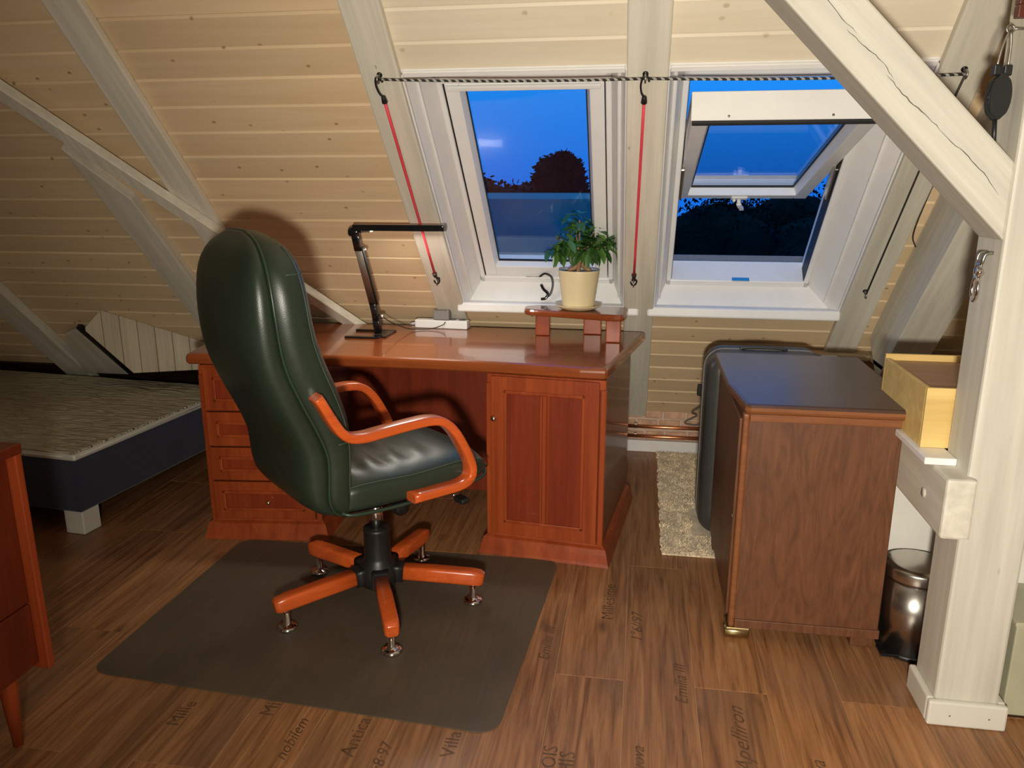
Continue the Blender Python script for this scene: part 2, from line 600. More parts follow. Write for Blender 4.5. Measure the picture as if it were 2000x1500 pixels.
# ================================================================== floor
fl = B().box((XL, YF, -.06), (XR, 4.30, -.0015)).obj('floor', M_seam, kind='structure', label='brown laminate plank floor with faded printed lettering')
PW, PL = .208, 1.29
plank_mesh = B().box((.0011, .0011, -.012), (PW - .0011, PL - .0011, 0), .0008, 1).mesh('plank')
plank_mesh.materials.append(M_plank)
x_idx = range(int(math.floor(XL / PW)), int(math.ceil(XR / PW)))
for ix in x_idx:
    base = 2.105 if ix % 2 else 2.85
    y = base - PL * 4
    while y < 4.25:
        if y + PL > YF:
            if y + PL <= 4.26 and y >= YF:
                me = plank_mesh
                place('plank', me, None, fl, loc=(ix * PW, y, 0))
            else:
                y0, y1 = max(y, YF), min(y + PL, 4.262)
                me = B().box((.0014, .0014, -.012), (PW - .0014, y1 - y0 - .0014, 0), .0008, 1).mesh('plank')
                place('plank', me, M_plank, fl, loc=(ix * PW, y0, 0))
        y += PL
# faded lettering printed on the planks
def lettering(txt, x, y, ang, size, shear=0.0, sx=1.0):
    cu = bpy.data.curves.new('lettering', 'FONT')
    cu.body = txt
    cu.size = size
    cu.shear = shear
    cu.resolution_u = 2
    to = bpy.data.objects.new('tmp', cu)
    col.objects.link(to)
    bpy.context.view_layer.update()
    me = bpy.data.meshes.new_from_object(to.evaluated_get(bpy.context.evaluated_depsgraph_get()))
    bpy.data.objects.remove(to)
    me.materials.clear()
    me.materials.append(M_print)
    o = place('lettering', me, None, fl, loc=(x, y, .0007), rot=(0, 0, R(ang)))
    o.scale = (sx, 1, 1)
for a in (('Emilia III', .185, 2.02, 90, .052, .25, 1.1), ('1°6//97', .055, 2.32, 90, .055, .3, 1.1), ('Millesime', -.045, 2.44, 90, .06, .0, 1.1),
          ('Apelliron', .335, 1.76, 90, .06, .45, 1.2), ('Emilia III', -.235, 2.17, 90, .052, .25, 1.1), ('NOIS', -.165, 1.66, 90, .055, .0, 1.0),
          ('PA HIS', -.118, 1.6, 90, .06, .0, 1.0), ('Antica', -.69, 1.66, 90, .06, .1, 1.0), ('Villa', -.43, 1.70, 90, .055, .0, 1.1),
          ('Milles', -.97, 1.78, 90, .06, .0, 1.0), ('nobilem', -.86, 1.62, 90, .05, .45, 1.0), ('2·8·97', -.60, 1.60, 90, .05, .3, 1.0), ('Mille', -1.21, 1.70, 90, .055, .0, 1.0),
          ('nuova', .06, 1.70, 90, .05, .4, 1.0), ('Riserva', .52, 1.68, 90, .055, .35, 1.0)):
    lettering(*a)

# ================================================================== sloped roof lining
ceil = thing('ceiling', 'sloping attic ceiling lined with whitewashed pine boards', loc=RP(0, 0, 0), rot=ROT_ROOF, kind='structure')
b_ = B()
for x0, x1, s0, s1 in ((XL, -.80, -.4, S_TOP), (-.80, -.066, -.4, S_WB), (-.80, -.066, S_WT, S_TOP), (-.066, .064, -.4, S_TOP),
                       (.064, .85, -.4, S_WB), (.064, .85, S_WT, S_TOP), (.85, XR, -.4, S_TOP)):
    b_.box((x0, s0, -.09), (x1, s1, -.022))
b_.obj('underlay', M_subroof, ceil)
def board_mesh(L, mt_=None):
    sec = [(.0012, -.02), (.0012, -.0025), (.0035, 0), (PITCH - .0105, 0), (PITCH - .0045, -.0055), (PITCH - .0006, -.0062), (PITCH - .0006, -.02)]
    me = B().prism(sec, 0, .0, L).mesh('board')
    me.materials.append(mt_)
    return me
NROW = 28
for x0, x1, rows in ((XL, -1.832, range(NROW)), (-1.832, -.865, range(NROW)),
                     (-.865, -.001, [r for r in range(NROW) if r < 8 or r >= 19]),
                     (-.001, .915, [r for r in range(NROW) if r < 8 or r >= 19]), (.915, XR, range(NROW))):
    me = board_mesh(x1 - x0, M_board)
    mp_ = board_mesh(x1 - x0, M_board_pale) if -.9 < x0 < .5 else None
    for r in rows:
        place('board', mp_ if (mp_ is not None and r >= 19) else me, None, ceil, loc=(x0, r * PITCH, 0))
# flat ceiling and remaining walls of the attic (behind the camera)
B().box((XL, YF, 2.55), (XR, 1.96, 2.6)).obj('ceiling_flat', M_wall, ceil, world=True)
B().box((XL, YF - .08, -.05), (XR, YF, 2.6)).obj('wall_front', M_wall, kind='structure', label='plain pale attic wall opposite the skylights')
B().box((XL - .08, YF, -.05), (XL, 4.3, 2.6)).obj('wall_left', M_wall, kind='structure', label='plain pale gable wall beyond the bed')
B().box((XR, YF, -.05), (XR + .08, 4.3, 2.6)).obj('wall_right', M_wall, kind='structure', label='plain pale gable wall beyond the post')
# knee wall of limewashed brick
wb = B().box((XL, 4.262, -.05), (XR, 4.36, .30)).obj('wall_back', M_mortar, kind='structure', label='low limewashed brick knee wall below the boards')
rb = random.Random(3)
for row in range(3):
    x = -.16 - (.06 if row % 2 else 0)
    while x < .95:
        wd = .115 + rb.uniform(-.012, .012)
        z0 = .065 + row * .062
        bb = B().box((0, 0, 0), (wd - .014, .02, .048 + rb.uniform(-.003, .003)), .006, 2)
        bb.obj('brick', M_brick, wb, loc=(x, 4.2515 + rb.uniform(-.002, .002), z0), rot=(0, R(rb.uniform(-1, 1)), 0))
        x += wd
bs = B().box((-.4, 4.225, 0), (.72, 4.262, .066), .004).obj('baseboard_back', M_lining, kind='structure', label='white skirting board under the copper pipes')
# copper pipes
for z, lab in ((.148, 'upper of the two copper heating pipes along the brick wall'), (.092, 'lower copper heating pipe just above the white skirting board')):
    p = thing('copper_pipe', lab, 'pipe', (-.3, 4.222, z), group='copper pipes on the knee wall')
    B().cyl((0, 0, 0), (1.0, 0, 0), .0095, n=14).obj('pipe', M_copper, p)
    B().cyl((.655, 0, 0), (.685, 0, 0), .0125, n=14).obj('coupling', M_copper, p)
    B().box((.30, .0, -.014), (.318, .04, .014), .002).obj('clip', M_iron, p)

# ================================================================== rafters
def roof_thing(name, label, cat, x, s, h=0, group=None, kind=None):
    return thing(name, label, cat, RP(x, s, h), ROT_ROOF, group, kind)
def rafter(x0, x1, s0, s1, h0, h1, label, group='limewashed rafters'):
    return B().box((x0, s0, h0), (x1, s1, h1), .006, 2).obj('rafter', M_rafter, None, label, 'rafter', group, loc=RP(0, 0, 0), rot=ROT_ROOF)
rafter(-.066, .064, .0, S_TOP, .0, .032, 'pale rafter between the two skylights')
rafter(-.932, -.802, .0, S_TOP, .0, .032, 'pale rafter left of the closed skylight, behind the desk lamp')
rafter(-1.898, -1.766, .0, S_TOP, .0, .032, 'broad pale rafter crossing the ceiling above the green chair')
rafter(.852, .985, .68, S_TOP, .0, .032, 'pale rafter right of the open skylight, holding the third cord')
r4 = B().prism([(-2.215, .0), (-2.075, .0), (-2.075, 1.50), (-2.075, 1.68), (-2.215, 1.96)], 2, .0, .045, .004).obj('rafter', M_rafter, None, 'short rafter stub ending under the diagonal brace', 'rafter', 'limewashed rafters', loc=RP(0, 0, 0), rot=ROT_ROOF)
rafter(-3.33, -3.17, .05, S_TOP, .0, .05, 'far left rafter running down behind the bed')
# rafter foot and vertical board casing behind the bed
B().prism([(-3.18, .275), (-3.05, .668), (-2.93, .728), (-2.89, .275)], 2, .035, .06, .004).obj('timber_foot', M_rafter, None, 'grey green timber foot with a dark gap behind the bed', 'timber', loc=RP(0, 0, 0), rot=ROT_ROOF)
gapstrip = B().prism([(-2.930, .742), (-2.905, .742), (-2.866, .275), (-2.889, .275)], 2, .035, .062).obj('shadow_gap_strip', M_black, None, 'black strip standing for the shaded gap along the timber foot behind the bed', 'strip', loc=RP(0, 0, 0), rot=ROT_ROOF)  # black strip laid in for the shade of the open gap
vb = thing('board_casing', 'small slanted-top casing of upright boards between bed and desk', 'casing', (-2.75, 3.655, .47), (0, 0, R(23)))
for i in range(-1, 11):
    x0_, x1_ = i * .083, i * .083 + .081
    tz = lambda x: (4.48 - (3.655 + x * math.sin(R(23))) - .47 - .012) if x >= 0 else (.343 + x * 1.05)
    lowz = lambda x: max(0.0, .14 - x * 1.15)
    if i == 1:
        pg = [(x0_, lowz(x0_)), (.122, 0), (x1_, 0), (x1_, tz(x1_)), (x0_, tz(x0_))]
    else:
        pg = [(x0_, lowz(x0_)), (x1_, lowz(x1_)), (x1_, tz(x1_)), (x0_, tz(x0_))]
    B().prism(pg, 1, .0, .018, .002, 1).obj('plank', M_vboard, vb)
B().box((XL, .08, .0005), (-1.95, .275, .012), .002, 1).obj('eaves_shade_strip', M_amberbase, None, 'dark strip standing for the shaded eaves gap behind the bed', None, None, 'structure', loc=RP(0, 0, 0), rot=ROT_ROOF)  # dark strip over the boards paints the deep shade of the eaves
# diagonal wind brace nailed across the rafters
pA, pB = Vector((-2.86, 3.16)), Vector((-1.265, .70))
dv = (pB - pA).normalized()
nv = Vector((-dv.y, dv.x))
hw = .030
poly = [pA + nv * hw, pB + nv * hw, pB - nv * hw, pA - nv * hw]
B().prism([tuple(p) for p in poly], 2, .034, .075, .003, 1).obj('wind_brace', M_rafter, None, 'thin pale diagonal brace running from upper left down behind the chair', 'brace', loc=RP(0, 0, 0), rot=ROT_ROOF)
# deep strut and ledge at the right
B().box((1.03, .78, .0), (1.185, 2.9, .235), .006).obj('strut', M_rafter, None, 'deep pale strut standing proud of the boards right of the cord', 'strut', loc=RP(0, 0, 0), rot=ROT_ROOF)
B().box((.60, 3.66, .675), (1.03, 3.80, .70), .004).box((1.03, 3.30, .675), (2.0, 3.80, .70), .004).obj('ledge_board', M_ledge, None, 'narrow brown ledge board behind the dark cabinet', 'shelf')

# ================================================================== windows
def side_lining(xo, xi, sgn, n):
    # splayed board from the opening edge at the room face to the window frame
    b = B()
    t = .018 * sgn
    b.hexa([(xo, S_WB, .004), (xi, .985, -.13), (xi, 2.125, -.13), (xo, S_WT, .004),
            (xo + t, S_WB, .004), (xi + t, .985, -.13), (xi + t, 2.125, -.13), (xo + t, S_WT, .004)])
    return b
def make_window(k):
    W = WIN[k]
    xc, x0, x1 = W['xc'], W['x0'], W['x1']
    lab = ('closed roof window with white frame above the desk', 'open roof window with tilted sash above the dark cabinet')[k - 1]
    wn = thing('window_%d' % k, lab, None, RP(0, 0, 0), ROT_ROOF, kind='structure')
    fo, fi = .306, .286
    for sg, xo in ((-1, x0), (1, x1)):
        side_lining(xo, xc + sg * fo, sg, 0).obj('lining', M_lining, wn)
        # raised casing strips along the lining
        b = B()
        xe = xc + sg * fo
        xm = xo + (xe - xo) * .42
        b.hexa([(xo - sg * .004, S_WB, .004), (xo - sg * .004, S_WB, .014), (xo - sg * .004, S_WT, .014), (xo - sg * .004, S_WT, .004),
                (xo + sg * .012, S_WB, .004), (xo + sg * .012, S_WB, .014), (xo + sg * .012, S_WT, .014), (xo + sg * .012, S_WT, .004)])
        b.obj('casing_strip', M_lining, wn)
        b = B()
        h = -.13 * .42
        b.hexa([(xm - sg * .006, S_WB + .04, h + .010), (xm + sg * .012, S_WB + .06, h - .012), (xm + sg * .012, S_WT - .05, h - .012), (xm - sg * .006, S_WT - .04, h + .010),
                (xm - sg * .002 - sg * .006, S_WB + .04, h + .018), (xm + sg * .006, S_WB + .06, h - .004), (xm + sg * .006, S_WT - .05, h - .004), (xm - sg * .008, S_WT - .04, h + .018)])
        b.obj('casing_strip', M_white, wn)
    # top lining (horizontal) and lower lining (upright)
    B().hexa([(x0, S_WT, .004), (x1, S_WT, .004), (xc + fo, 2.125, -.13), (xc - fo, 2.125, -.13),
              (x0, S_WT + .02, .004), (x1, S_WT + .02, .004), (xc + fo, 2.145, -.13), (xc - fo, 2.145, -.13)]).obj('lining', M_lining, wn)
    B().box((x0 + .005, S_WT - .004, .002), (x1 - .005, S_WT + .016, .016), .002, 1).obj('casing_strip', M_lining, wn)
    B().hexa([(x0, S_WB, .0), (x1, S_WB, .0), (xc + fo, .985, -.13), (xc - fo, .985, -.13),
              (x0, S_WB - .03, .0), (x1, S_WB - .03, .0), (xc + fo, .955, -.13), (xc - fo, .955, -.13)]).obj('lining', M_lining, wn)
    # fixed frame
    fr = B()
    fr.box((xc - fo, .98, -.235), (xc - fi, 2.13, -.118), .003, 1)
    fr.box((xc + fi, .98, -.235), (xc + fo, 2.13, -.118), .003, 1)
    fr.box((xc - fo, 2.088, -.235), (xc + fo, 2.13, -.118), .003, 1)
    fr.box((xc - fo, .955, -.235), (xc + fo, 1.015, -.118), .003, 1)
    fro = fr.obj('frame', M_white, wn)
    # black rubber seal in the rebate of the frame
    g = B()
    g.box((xc - fi - .001, 1.015, -.20), (xc - fi + .0025, 2.108, -.128))
    g.box((xc + fi - .0025, 1.015, -.20), (xc + fi + .001, 2.108, -.128))
    g.obj('seal', M_gasket, fro)
    if k == 2:
        B().box((xc - .02, 1.006, -.140), (xc + .055, 1.017, -.119), .001, 1).obj('strike_plate', M_steel, fro)
        for sg in (-1, 1):
            B().box((xc + sg * .283 - .012, 1.50, -.175), (xc + sg * .283 + .012, 1.66, -.14), .003, 1).obj('pivot_fitting', M_steel, fro)
    # outer cladding frame on the roof
    cl = B()
    cl.box((xc - .36, .90, -.30), (xc - fo + .002, 2.20, -.235), .003, 1)
    cl.box((xc + fo - .002, .90, -.30), (xc + .36, 2.20, -.235), .003, 1)
    cl.box((xc - .36, 2.105, -.30), (xc + .36, 2.20, -.235), .003, 1)
    cl.box((xc - .36, .90, -.30), (xc + .36, .98, -.235), .003, 1)
    cl.obj('cladding', M_grey, wn)
    # sash: local x, v (up), w (inward); pivot in its middle
    L2, wd = .532, .2815
    sp = (xc, 1.551, -.165)
    ang = 0.0
    if k == 2:
        L2 = .541
        sp = (xc, 1.676, -.195)
        ang = R(31.3)
    sb = B()
    st = .052
    sb.box((-wd, -L2, -.035), (-wd + st, L2, .038), .004, 2)
    sb.box((wd - st, -L2, -.035), (wd, L2, .038), .004, 2)
    sb.box((-wd + st, L2 - .034, -.035), (wd - st, L2, .038), .004, 2)
    sb.box((-wd + st, -L2, -.035), (wd - st, -L2 + .062, .038), .004, 2)
    # chamfered glazing bead
    for sg in (-1, 1):
        sb.hexa([(sg * (wd - st), -L2 + .06, .036), (sg * (wd - st - .012), -L2 + .06, .0), (sg * (wd - st - .012), L2 - .03, .0), (sg * (wd - st), L2 - .03, .036),
                 (sg * (wd - st), -L2 + .06, -.01), (sg * (wd - st - .01), -L2 + .06, -.01), (sg * (wd - st - .01), L2 - .03, -.01), (sg * (wd - st), L2 - .03, -.01)])
    sash = sb.obj('sash', M_white, wn, loc=sp, rot=(ang, 0, 0))
    B().box((-wd + st - .006, -L2 + .055, -.012), (wd - st + .006, L2 - .03, -.006)).obj('glass', M_glass, sash)
    gk = B()
    e = .0035
    for sg in (-1, 1):
        x = sg * (wd - st - .0125)
        gk.box((min(x, x - sg * e), -L2 + .062, -.0058), (max(x, x - sg * e), L2 - .034, .003))
    gk.box((-wd + st + .013, -L2 + .062, -.0058), (wd - st - .013, -L2 + .066, .004))
    gk.box((-wd + st + .013, L2 - .038, -.0058), (wd - st - .013, L2 - .034, .003))
    gk.obj('glazing_seal', M_gasket, sash)
    # dark metal back of the sash
    mb = B()
    mb.box((-wd - .004, -L2 - .006, -.05), (-wd + st - .004, L2 + .001, -.0352), .002, 1)
    mb.box((wd - st + .004, -L2 - .006, -.05), (wd + .004, L2 + .001, -.0352), .002, 1)
    mb.box((-wd, -L2 - .006, -.05), (wd, -L2 + .058, -.0352), .002, 1)
    mb.box((-wd, L2 - .03, -.05), (wd, L2 + .001, -.0352), .002, 1)
    mb.obj('sash_cladding', M_grey, sash)
    if k == 2:
        # ventilation rail along the top edge, with screws and seal
        vr = B().box((-wd - .004, L2 + .002, -.051), (wd + .004, L2 + .012, .040), .002, 1).obj('top_rail', M_white, sash)
        B().box((-wd, L2 - .012, .0385), (wd, L2 + .010, .050), .002, 1).obj('seal', M_gasket, sash)
        for x in (-.17, .14):
            B().cyl((x, L2 + .0121, .028), (x, L2 + .0135, .028), .004, n=10).obj('screw', M_iron, vr)
        # handle on the lower rail
        hd = B().box((-.04, -L2 + .008, .038), (.03, -L2 + .045, .047), .003, 1)
        hd.cyl((-.005, -L2 + .02, .047), (-.005, -L2 + .02, .066), .009, n=12)
        hd.sweep(smooth_path([(-.005, -L2 + .02, .066), (.0, -L2 - .0, .070), (.012, -L2 - .03, .074), (.016, -L2 - .05, .076)], 4), rrect(.010, .006, .003), (1, 0, 0))
        hd.box((-.033, -L2 + .012, .047), (-.020, -L2 + .03, .058), .003, 1)
        hd.obj('handle', M_white, sash)
    else:
        B().box((-wd + .01, L2 - .024, .038), (wd - .01, L2 - .004, .052), .004, 2).obj('vent_bar', M_white, sash)
    # sill
    sx0, sx1 = (-.828, .0) if k == 1 else (.036, .856)
    sl = B()
    sl.box((sx0, 3.528, .873), (sx1, 3.605, .918), .010, 3)
    sl.obj('window_sill', M_white, wn, world=True)
    return wn
for k in (1, 2):
    make_window(k)
# black strap dangling at the lower frame of the closed skylight
sp = thing('strap', 'curled black strap hanging below the closed skylight', 'strap', RP(-.435, 1.0, -.10))
lp = [(-.02, .0, .03), (.005, -.012, .045), (.035, -.02, .03), (.042, -.025, -.01), (.03, -.03, -.05), (.01, -.03, -.06)]
B().sweep(smooth_path(lp, 5), rrect(.006, .0045, .002, 2), (0, 1, 0)).obj('strap_band', M_black, sp)
B().sweep(smooth_path([(-.012, -.02, -.005), (.0, -.025, -.025), (.02, -.03, -.045), (.012, -.035, -.065), (-.01, -.035, -.07)], 5), rrect(.007, .006, .002, 2), (0, 1, 0)).obj('buckle', M_blackgloss, sp)
B().cyl((-.085, .0, .028), (-.02, .0, .028), .0014, n=6).obj('pin', M_iron, sp)

# ================================================================== oak frame: post, brace, tie beam
post = thing('post', 'square limewashed timber post at the right edge', 'post', (.93, 2.13, 0))
B().box((.849, 2.057, 0), (1.011, 2.215, 2.55), .008, 2).obj('shaft', M_timber_z, post, world=True)
for lo, hi in (((.829, 2.037, 0), (1.031, 2.057, .075)), ((.829, 2.057, 0), (.849, 2.215, .075)), ((1.011, 2.057, 0), (1.031, 2.215, .075))):
    B().box(lo, hi, .006, 2).obj('skirting', M_legwhite, post, world=True)
for x in (.885, .985):
    B().cyl((x, 2.0365, .035), (x, 2.038, .035), .0025, n=8).obj('screw', M_iron, post, world=True)
br = thing('knee_brace', 'thick limewashed knee brace with a long crack joining the post', 'brace', (.85, 2.06, 1.405), (0, R(45), 0))
BH = .0636
B().prism([(-BH, BH), (BH, -BH), (-1.66, -BH), (-1.66, BH)], 1, 0, .145, .006).obj('beam', M_timber_d, br)
rc = random.Random(5)
def crack(x0, x1, off, wmax):
    n = 16
    up, dn = [], []
    z = off
    for i in range(n + 1):
        u = i / n
        x = x0 + (x1 - x0) * u
        z = off + rc.uniform(-.0016, .0016) + .004 * math.sin(u * 5 + off * 300)
        wd = wmax * (math.sin(math.pi * u) ** .5) * rc.uniform(.5, 1)
        up.append((x, z + wd))
        dn.append((x, z - wd * .2))
    return B().prism(up + dn[::-1], 1, -.0006, .003)
for a in ((-.80, -.535, .002, .002), (-.56, -.40, -.006, .0018), (-.42, -.23, -.010, .002), (-.24, -.03, -.004, .0018)):
    crack(*a).obj('crack', M_crack, br)
tb = thing('tie_beam', 'limewashed tie beam end resting against the post', 'beam', (.82, 2.5, .56))
B().box((.79, 2.027, .558), (.864, 3.55, .722), .008, 2).obj('beam', M_rafter, tb, world=True)
B().cyl((.786, 2.17, .63), (.792, 2.17, .63), .013, n=12).obj('plug', M_timber_z, tb, world=True)
# white panel behind the waste bin and partition right of the post
B().box((.80, 2.56, 0), (1.30, 2.58, .50), .002).obj('wall_panel', M_wall, None, 'white panel behind the steel waste bin', None, None, 'structure')
B().box((1.11, 2.34, 0), (XR, 2.40, .95), .002).obj('wall_partition', M_wall, None, 'low white partition right of the post', None, None, 'structure')
bx = thing('storage_box', 'pale green storage box on the floor right of the post', 'box', (1.3, 2.2, 0))
B().box((1.045, 2.10, .012), (1.60, 2.33, .285), .004).obj('body', M_panel, bx, world=True)
B().box((1.04, 2.11, 0), (1.6, 2.33, .012)).obj('plinth', M_amberbase, bx, world=True)
B().box((1.04, 2.095, .285), (1.605, 2.335, .30), .003).obj('lid', M_panel, bx, world=True)
# shelf board and yellow wooden box on the tie beam
B().box((.768, 2.135, .7225), (.848, 2.64, .742), .003).obj('shelf_board', M_white, None, 'white shelf board lying on the tie beam', 'shelf')
yb = thing('wooden_box', 'yellow pine box with brown lid on the white shelf', 'box', (.87, 2.4, .742))
X0, X1, Y0, Y1 = .782, 1.02, 2.222, 2.62
B().box((X0, Y0, .7425), (X1, Y0 + .012, .912), .002).obj('front', M_yellow, yb, world=True)
B().box((X0, Y1 - .012, .7425), (X1, Y1, .925), .002).obj('back', M_yellow, yb, world=True)
B().box((X0, Y0 + .012, .7425), (X0 + .012, Y1 - .012, .912), .002).obj('side', M_yellow, yb, world=True)
B().box((X1 - .012, Y0 + .012, .7425), (X1, Y1 - .012, .912), .002).obj('side', M_yellow, yb, world=True)
B().box((X0 + .012, Y0 + .012, .895), (X1 - .012, Y1 - .012, .905), .002).obj('lid', M_tan, yb, world=True)

# ================================================================== desk
DX = -.92
desk = thing('desk', 'large glossy cherry writing desk with curved front and two pedestals', 'desk', (DX, 3.2, 0))
# top: outline (world) with a bowed front
TX = -.945
half = [(.98, 3.615), (.97, 3.55), (.842, 2.845), (.832, 2.835), (.74, 2.835)]
def front_y(x):
    u = abs(x) / .74
    return 2.835 + .055 * (1 - u * u) if u < 1 else 2.835
outline = [(TX + x, y) for x, y in half]
for i in range(1, 24):
    x = .74 - 1.48 * i / 24
    outline.append((TX + x, front_y(x)))
outline += [(TX - x, y) for x, y in reversed(half)]
def inset(poly, d):
    n = len(poly)
    out = []
    cx = sum(p[0] for p in poly) / n
    cy = sum(p[1] for p in poly) / n
    ar = sum(poly[i][0] * poly[(i + 1) % n][1] - poly[(i + 1) % n][0] * poly[i][1] for i in range(n))
    sg = 1 if ar > 0 else -1
    for i in range(n):
        p0, p1, p2 = Vector(poly[i - 1]), Vector(poly[i]), Vector(poly[(i + 1) % n])
        e1, e2 = (p1 - p0).normalized(), (p2 - p1).normalized()
        n1, n2 = Vector((-e1.y, e1.x)) * sg, Vector((-e2.y, e2.x)) * sg
        nn = (n1 + n2)
        nn = nn / max(.6, nn.length_squared / 2)
        out.append(tuple(p1 + nn * d))
    return out
prof = [(.016, .7445), (.006, .747), (.0, .753), (.0, .772), (.002, .779), (.007, .786), (.016, .790)]
loops = [[(x, y, z) for x, y in inset(outline, d)] for d, z in prof]
top = B().loft(loops, caps=True, smooth=False).obj('desktop', M_cherry_x, desk, world=True)
PA = R(6.5)
def pedestal(side):
    # local frame at the front centre of the pedestal, x to the right, y to the back
    cx = DX + side * .582
    e = thing('frame_tmp', loc=(cx, 2.85, 0), rot=(0, 0, -side * PA))
    m4 = Matrix.Translation((cx, 2.85, 0)) @ Matrix.Rotation(-side * PA, 4, 'Z')
    bpy.data.objects.remove(e)
    inv = Matrix.Translation((-DX, -3.2, 0))
    def put(bld, name, mat, parent=None):
        bmesh.ops.transform(bld.bm, matrix=inv @ m4, verts=bld.bm.verts)
        return bld.obj(name, mat, parent if parent is not None else desk)
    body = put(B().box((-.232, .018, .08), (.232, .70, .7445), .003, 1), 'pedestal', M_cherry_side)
    put(B().box((-.232, .010, .705), (.232, .030, .7442), .004, 2), 'rail', M_cherry, body)
    put(B().box((-.234, .008, .08), (-.212, .03, .705), .003, 1), 'stile', M_cherry, body)
    put(B().box((.212, .008, .08), (.234, .03, .705), .003, 1), 'stile', M_cherry, body)
    # flared plinth
    pr = [(.0, .0), (.004, .012), (.012, .045), (.018, .066), (.030, .074), (.032, .084)]
    base = [(-.265, -.012), (.265, -.012), (.265, .73), (-.265, .73)]
    put(B().loft([[(x, y, z + .0005) for x, y in inset(base, d)] for d, z in pr], smooth=False), 'plinth', M_cherry)
    def panel_front(x0, x1, z0, z1, name, inner_gap=.045, mullion=False):
        d = put(B().box((x0, -.006, z0), (x1, .012, z1), .003, 2), name, M_cherry)
        g = inner_gap
        # raised moulding frame around a recessed field
        mo = B()
        a0, a1, c0, c1 = x0 + g, x1 - g, z0 + g, z1 - g
        for lo, hi in (((a0, -.013, c0), (a1, -.005, c0 + .013)), ((a0, -.013, c1 - .013), (a1, -.005, c1)), ((a0, -.013, c0), (a0 + .013, -.005, c1)), ((a1 - .013, -.013, c0), (a1, -.005, c1))):
            mo.box(lo, hi, .003, 2)
        put(mo, 'moulding', M_cherry, d)
        put(B().box((a0 + .013, -.0082, c0 + .013), (a1 - .013, -.004, c1 - .013), .001, 1), 'panel', M_cherry_dark if mullion else M_cherry_mid, d)
        if mullion:
            xm = (a0 + a1) / 2 + .004
            mu = B()
            for o, r in ((-.014, .004), (0, .008), (.014, .004)):
                mu.box((xm + o - r, -.0125, c0 + .013), (xm + o + r, -.005, c1 - .013), .002, 1)
            put(mu, 'mullion', M_cherry, d)
        return d
    if side > 0:
        d = panel_front(-.210, .210, .092, .738, 'door', .052, True)
        k = B().cyl((-.193, -.006, .575), (-.193, -.022, .575), .004, n=10)
        k.lathe([(0, 0), (.006, .0), (.010, .005), (.011, .009), (.007, .014), (0, .016)], 16, Matrix.Translation((-.193, -.020, .575)) @ Matrix.Rotation(R(90), 4, 'X'))
        put(k, 'knob', M_knob, d)
    else:
        for z0, z1 in ((.560, .738), (.410, .553), (.262, .403), (.092, .255)):
            d = panel_front(-.210, .210, z0, z1, 'drawer', .038)
            zc = (z0 + z1) / 2
            k = B().cyl((.025, -.006, zc), (.025, -.024, zc), .004, n=10)
            k.lathe([(0, 0), (.006, .0), (.009, .005), (.0095, .009), (.006, .013), (0, .015)], 16, Matrix.Translation((.025, -.022, zc)) @ Matrix.Rotation(R(90), 4, 'X'))
            put(k, 'knob', M_knob, d)
pedestal(1)
pedestal(-1)
B().box((DX - .45, 3.45, .03), (DX + .45, 3.47, .7442), .002).obj('back_panel', M_cherry_dark, desk, world=True)
B().box((DX - .40, 2.97, .715), (DX - .36, 3.0, .7442), .003).obj('bracket', M_cherry_side, desk, world=True)

# ================================================================== chair
CF = 47
chair = thing('office_chair', 'high-backed dark green leather office chair with orange wooden arms', 'chair', (-.874, 2.435, .0035), (0, 0, R(CF)))
# local: x forward, y left, z up (z relative to mat top)
for k in range(5):
    a = R(7 + 72 * k - CF)
    ca, sa = math.cos(a), math.sin(a)
    path = [(.055 * ca, .055 * sa, .118), (.20 * ca, .20 * sa, .110), (.33 * ca, .33 * sa, .100), (.362 * ca, .362 * sa, .096), (.374 * ca, .374 * sa, .094)]
    leg = B().sweep(path, rrect(.026, .027, .012, 3), (-sa, ca, 0), scales=[.95, 1, 1, .93, .70]).obj('leg', M_armwood, chair)
    gx, gy = .335 * ca, .335 * sa
    mt = Matrix.Translation((gx, gy, 0))
    gl_ = B().lathe([(0, 0), (.029, 0), (.034, .004), (.034, .010), (.027, .016), (.020, .016), (.017, .022), (.0115, .024), (.0115, .078), (0, .078)], 24, mt)
    gl_.obj('glide', M_chrome, leg)
hub = B().lathe([(0, .068), (.060, .072), (.075, .088), (.074, .125), (.062, .150), (.050, .165), (.047, .178), (.045, .270), (.047, .276), (.044, .285), (0, .285)], 32)
for k in range(5):
    a = R(7 + 72 * k - CF)
    hub.sweep([(.04 * math.cos(a), .04 * math.sin(a), .120), (.092 * math.cos(a), .092 * math.sin(a), .115)], rrect(.031, .031, .012, 3), (-math.sin(a), math.cos(a), 0))
hub.obj('hub', M_black, chair)
B().cyl((0, 0, .28), (0, 0, .40), .025, n=24).obj('gas_column', M_chrome, chair)
mech = B().box((-.13, -.075, .40), (.12, .075, .452), .012, 2)
mech.obj('tilt_mechanism', M_black, chair)
kn = B().lathe([(0, 0), (.027, .0), (.030, .006), (.030, .03), (.022, .038), (0, .04)], 20, Matrix.Translation((.055, -.06, .372)) @ Matrix.Rotation(R(90), 4, 'X'))
kn.cyl((.055, -.06, .372), (.055, 0, .41), .008, n=10)
kn.obj('tension_knob', M_blackgloss, chair)
lv = B().tube(smooth_path([(.06, .05, .42), (.16, -.02, .415), (.21, -.10, .405), (.232, -.15, .39)], 5), .0045, 8)
lv.obj('lever', M_chrome, chair)
lv2 = B().box((.225, -.20, .37), (.262, -.145, .392), .008, 2).obj('lever_paddle', M_black, chair)
